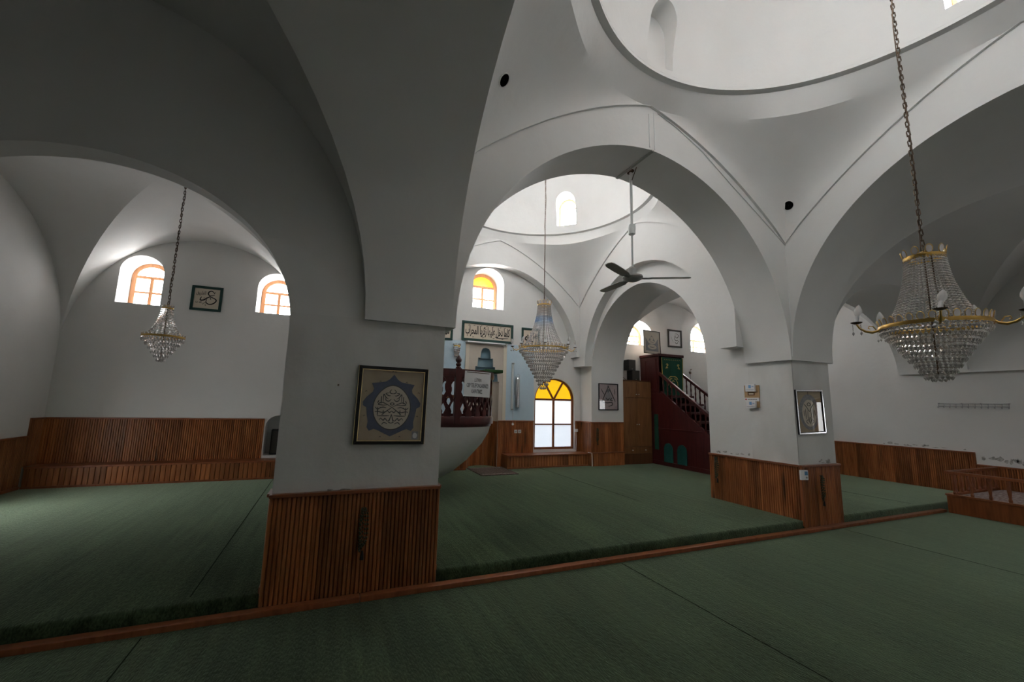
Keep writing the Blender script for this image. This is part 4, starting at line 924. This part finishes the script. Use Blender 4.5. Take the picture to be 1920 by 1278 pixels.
# ------------------------------------------------------------------ cables on the right-hand pier
pts = [on('Y', 3.842, x, y) for x, y in ((1233, 212), (1270, 240), (1320, 287), (1370, 345), (1420, 400), (1455, 440), (1474, 462), (1478, 520), (1482, 600), (1486, 668))]
pts = [(p.x, 3.840, p.z) for p in pts]
tag(MB().tube(pts, .007, 6).build('arch_cable', 'white_paint'), 'thin painted cable following the arch edge down to the thermostat pier', 'cable')
tag(MB().tube([(5.985, 3.88, 2.295), (5.992, 3.883, 1.9), (5.985, 3.882, 1.5), (5.994, 3.883, 1.1), (5.985, 3.88, .86)], .006, 6).build('pier_cable', 'fan_grey'), 'thin grey cable running down the pier corner above the thermostat', 'cable')
tag(MB().box(5.955, 5.985, 3.84, 3.868, ZP-.06, .80).build('corner_duct', 'pine_trim', bevel=.004), 'narrow wooden corner strip below the thermostat', 'trim strip')
th_ = empty('thermostat', (5.985, 3.838, .73)); tag(th_, 'small grey-white thermostat box with blue display on the pier corner panelling', 'thermostat'); th_.rotation_euler = (0, 0, -.25)
MB().box(-.055, .055, -.03, .0, -.065, .065).build('case', 'white_plastic', th_, bevel=.006); MB().box(.0, .045, -.034, -.029, .0, .05).build('display', 'blue_plastic', th_); MB().lathe([(.001, 0), (.013, 0), (.012, .008), (.001, .009)], 12).xf(Matrix.Translation((.025, -.03, -.03)) @ Matrix.Rotation(PI/2, 4, 'X')).build('dial', 'fan_grey', th_)
# leaflet holder
lh = empty('leaflet_holder', (5.998, 4.525, 1.79), -PI/2); tag(lh, 'brown wall pocket board with two stacks of blue printed leaflets on the pier', 'leaflet holder')
MB().box(-.125, .125, -.012, 0, -.02, .17).build('board', 'cardboard', lh); MB().box(-.118, .118, -.018, 0, -.075, -.02).build('label_strip', 'white_paper', lh); MB().box(-.105, .118, -.014, 0, -.17, -.075).build('pocket', 'cardboard', lh)
for z0, z1 in ((.075, .185), (-.18, -.07)):
    b_ = MB().box(-.08, .075, -.045, -.014, z0, z1).build('leaflet_stack', 'white_paper', lh); MB().box(-.025, .015, -.0465, -.045, z1-.06, z1-.012).build('logo', 'blue_print', b_); MB().box(.03, .06, -.0465, -.045, z1-.04, z1-.03).build('print_line', 'blue_print', b_); MB().box(-.07, .06, -.0465, -.045, z0+.02, z0+.026).build('print_line', 'grey_print', b_)
MB().box(-.07, .05, -.0135, -.012, .015, .06).build('crest', 'cabinet_edge', lh); MB().box(-.05, .03, -.0145, -.0135, .03, .05).build('crest_field', 'paper', lh); MB().box(-.11, -.085, -.0195, -.018, -.055, -.035).build('flag', 'red_print', lh)
for k in range(9): MB().box(-.07+.018*k, -.058+.018*k, -.0195, -.018, -.05, -.04).build('lettering', 'grey_ink', lh)

# ------------------------------------------------------------------ prayer beads on pegs
def beads(loc, rz, L, label, r_=.011):
    e = empty('prayer_beads', loc, rz); tag(e, label, 'prayer beads')
    MB().tube([(0, .02, 0), (0, -.035, .006)], .006, 6).build('peg', 'bronze', e)
    for s_, ln in ((0, L), (1, L*.93), (2, L*.88)):
        mb = MB(); n = int(2*ln/(r_*2.0)); w_ = .012+.008*s_
        for k in range(n):
            t = 2*PI*k/n; z = -ln/2+ln/2*math.cos(t); x = w_*math.sin(t)*(1.0 if z < -ln*.1 else .5)+(s_-1)*.012
            mb.octa((x, -.024+.006*math.cos(k), z), r_, r_*1.1, n=5)
        o = mb.build('bead_string', 'amber_bead', e); o['kind'] = 'stuff'
    MB().tube([(.01, -.022, -L), (.012, -.02, -L-.03), (.01, -.02, -L-.07)], [.006, .012, .016], 8).build('tassel', 'black', e)
beads((.335, 3.85, .705), 0, .33, 'dark prayer beads hanging on the pier panelling below the blue medallion picture')
beads((6.37, 3.85, .70), 0, .33, 'dark prayer beads hanging on the slatted front below the chrome framed print')
beads((5.978, 5.22, .79), -PI/2, .33, 'greenish prayer beads hanging at the end of the pier panelling below the leaflet holder')
beads((6.14, 8.88, 1.03), 0, .33, 'dark prayer beads hanging beside the wardrobe below the rose-coloured print')

tag(MB().tube([(.06, 3.895, 1.715), (.06, 3.872, 1.718)], .008, 6).build('wall_nail', 'bronze'), 'single dark nail in the pier beside the blue medallion picture', 'nail')
# ------------------------------------------------------------------ coat hook rail
a, b = on('X', XR-.01, 1760, 755), on('X', XR-.01, 1893, 759)
hk = empty('coat_hook_rail', (XR, a.y, (a.z+b.z)/2), -PI/2); tag(hk, 'long thin wire coat hook rail on the bare white wall', 'coat rack'); L = a.y-b.y
MB().tube([(0, -.03, 0), (L, -.03, 0)], .004, 6).build('top_wire', 'steel', hk); MB().tube([(0, -.03, -.05), (L, -.03, -.05)], .004, 6).build('bottom_wire', 'steel', hk)
for k in range(12):
    x = L*k/11; MB().tube([(x, -.03, .0), (x, -.032, -.06), (x, -.05, -.085), (x, -.07, -.075), (x, -.075, -.055)], .004, 6).build('hook', 'steel', hk)
for x in (0, L*.35, L*.62, L): MB().box(x-.006, x+.006, -.03, 0, -.006, .012).build('wall_clip', 'steel', hk)

# ------------------------------------------------------------------ railed enclosure
ex0, ex1, ey0, ey1 = 9.46, XR-.02, .6, 3.76
en = empty('railed_enclosure', (ex0, ey1, 0)); tag(en, 'low raised wooden enclosure with a pine railing beside the wall', 'enclosure')
def enp(name, mb, m='pine_trim', bevel=.004): mb.xf(Matrix.Translation((-ex0, -ey1, 0))); return mb.build(name, m, en, bevel=bevel)
enp('front_board', MB().box(ex0, ex0+.03, ey0, ey1, 0, .27), 'door_wood'); enp('end_board', MB().box(ex0+.03, ex1, ey1-.03, ey1, 0, .27), 'door_wood')
enp('floor_board', MB().box(ex0+.03, ex1, ey0, ey1-.03, .23, .262), 'pine'); enp('sill_rail', MB().box(ex0-.02, ex0+.06, ey0, ey1+.01, .27, .30)); enp('sill_rail', MB().box(ex0+.06, ex1, ey1-.05, ey1+.01, .27, .30))
enp('top_rail', MB().box(ex0-.01, ex0+.05, ey0, ey1, .62, .66)); enp('top_rail', MB().box(ex0+.05, ex1, ey1-.055, ey1, .62, .66))
def bal(x, y): enp('baluster', MB().lathe([(.02, .30), (.024, .33), (.016, .36), (.024, .44), (.026, .47), (.018, .54), (.024, .58), (.022, .62)], 8, x, y), bevel=0)
y = ey1-.1
while y > ey0: bal(ex0+.02, y); y -= .205
x = ex0+.25
while x < ex1: bal(x, ey1-.028); x += .205
rg = MB().box(ex0+.1, ex1-.02, ey0+.05, ey1-.08, .2635, .275).build('patterned_rug', 'rug_pale'); tag(rg, 'patterned pale rug lying inside the railed enclosure', 'rug')

# ------------------------------------------------------------------ sound holes in the pendentives, damp stains
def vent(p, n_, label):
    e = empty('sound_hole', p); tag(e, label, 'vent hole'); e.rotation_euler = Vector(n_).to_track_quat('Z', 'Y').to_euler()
    MB().lathe([(.062, -.03), (.070, -.03), (.070, .002), (.062, .003)], 18, close=True).build('rim', 'plaster_base', e, smooth=40); MB().lathe([(.001, -.004), (.063, -.004)], 18).build('bore_shade_disc', 'bore_shade', e)  # flat near-black disc paints the shade inside the hole
def cast(px, py):
    d = (fw*F_PX + RT*(px-960) - UP*(py-639)).normalized(); best = None
    for o in bpy.data.objects:
        if o.name.startswith('pendentives'):
            mi = o.matrix_world.inverted(); h, q, n_, i_ = o.ray_cast(mi @ EYE, mi.to_3x3() @ d)
            if h:
                q = o.matrix_world @ q; n_ = o.matrix_world.to_3x3() @ n_
                if best is None or (q-EYE).length < (best[0]-EYE).length: best = (q, n_ if n_.dot(d) < 0 else -n_)
    return best
bpy.context.view_layer.update()
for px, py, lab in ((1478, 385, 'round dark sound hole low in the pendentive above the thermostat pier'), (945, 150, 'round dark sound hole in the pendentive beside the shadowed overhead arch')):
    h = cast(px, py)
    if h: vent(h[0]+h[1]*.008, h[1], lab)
def stain(parent, p, q, z, hgt, n, m='stain'):
    """flaking plaster patches just above the panelling"""
    random.seed(int(p[0]*100+p[1]*7)); d = Vector(q)-Vector(p); nn = Vector((d.y, -d.x)).normalized()*.0025
    for i in range(n):
        c = Vector(p)+d*random.random()+nn; w_ = random.uniform(.02, .07); h = random.uniform(.3, 1)*hgt; u = d.normalized(); z0 = z+random.random()*hgt*.6
        pts = [(c+u*w_*math.cos(t)*random.uniform(.5, 1.1), z0+h*.5*(1+math.sin(t))*random.uniform(.4, 1)) for t in [2*PI*k/9 for k in range(9)]]
        MB().add([(a.x, a.y, z_) for a, z_ in pts], [tuple(range(9))]).build('flaked_patch', m, parent)
stain(p2, (6.0, 5.3), (6.0, 4.6), .86, .05, 9); stain(p2, (6.45, 3.89), (6.8, 3.89), .85, .07, 6); stain(p1, (.05, 3.89), (.2, 3.89), .845, .02, 5)
stain(wr, (XR, 5.5), (XR, 4.1), .90, .06, 14); stain(wr, (XR, 3.9), (XR, 2.9), .70, .16, 16)
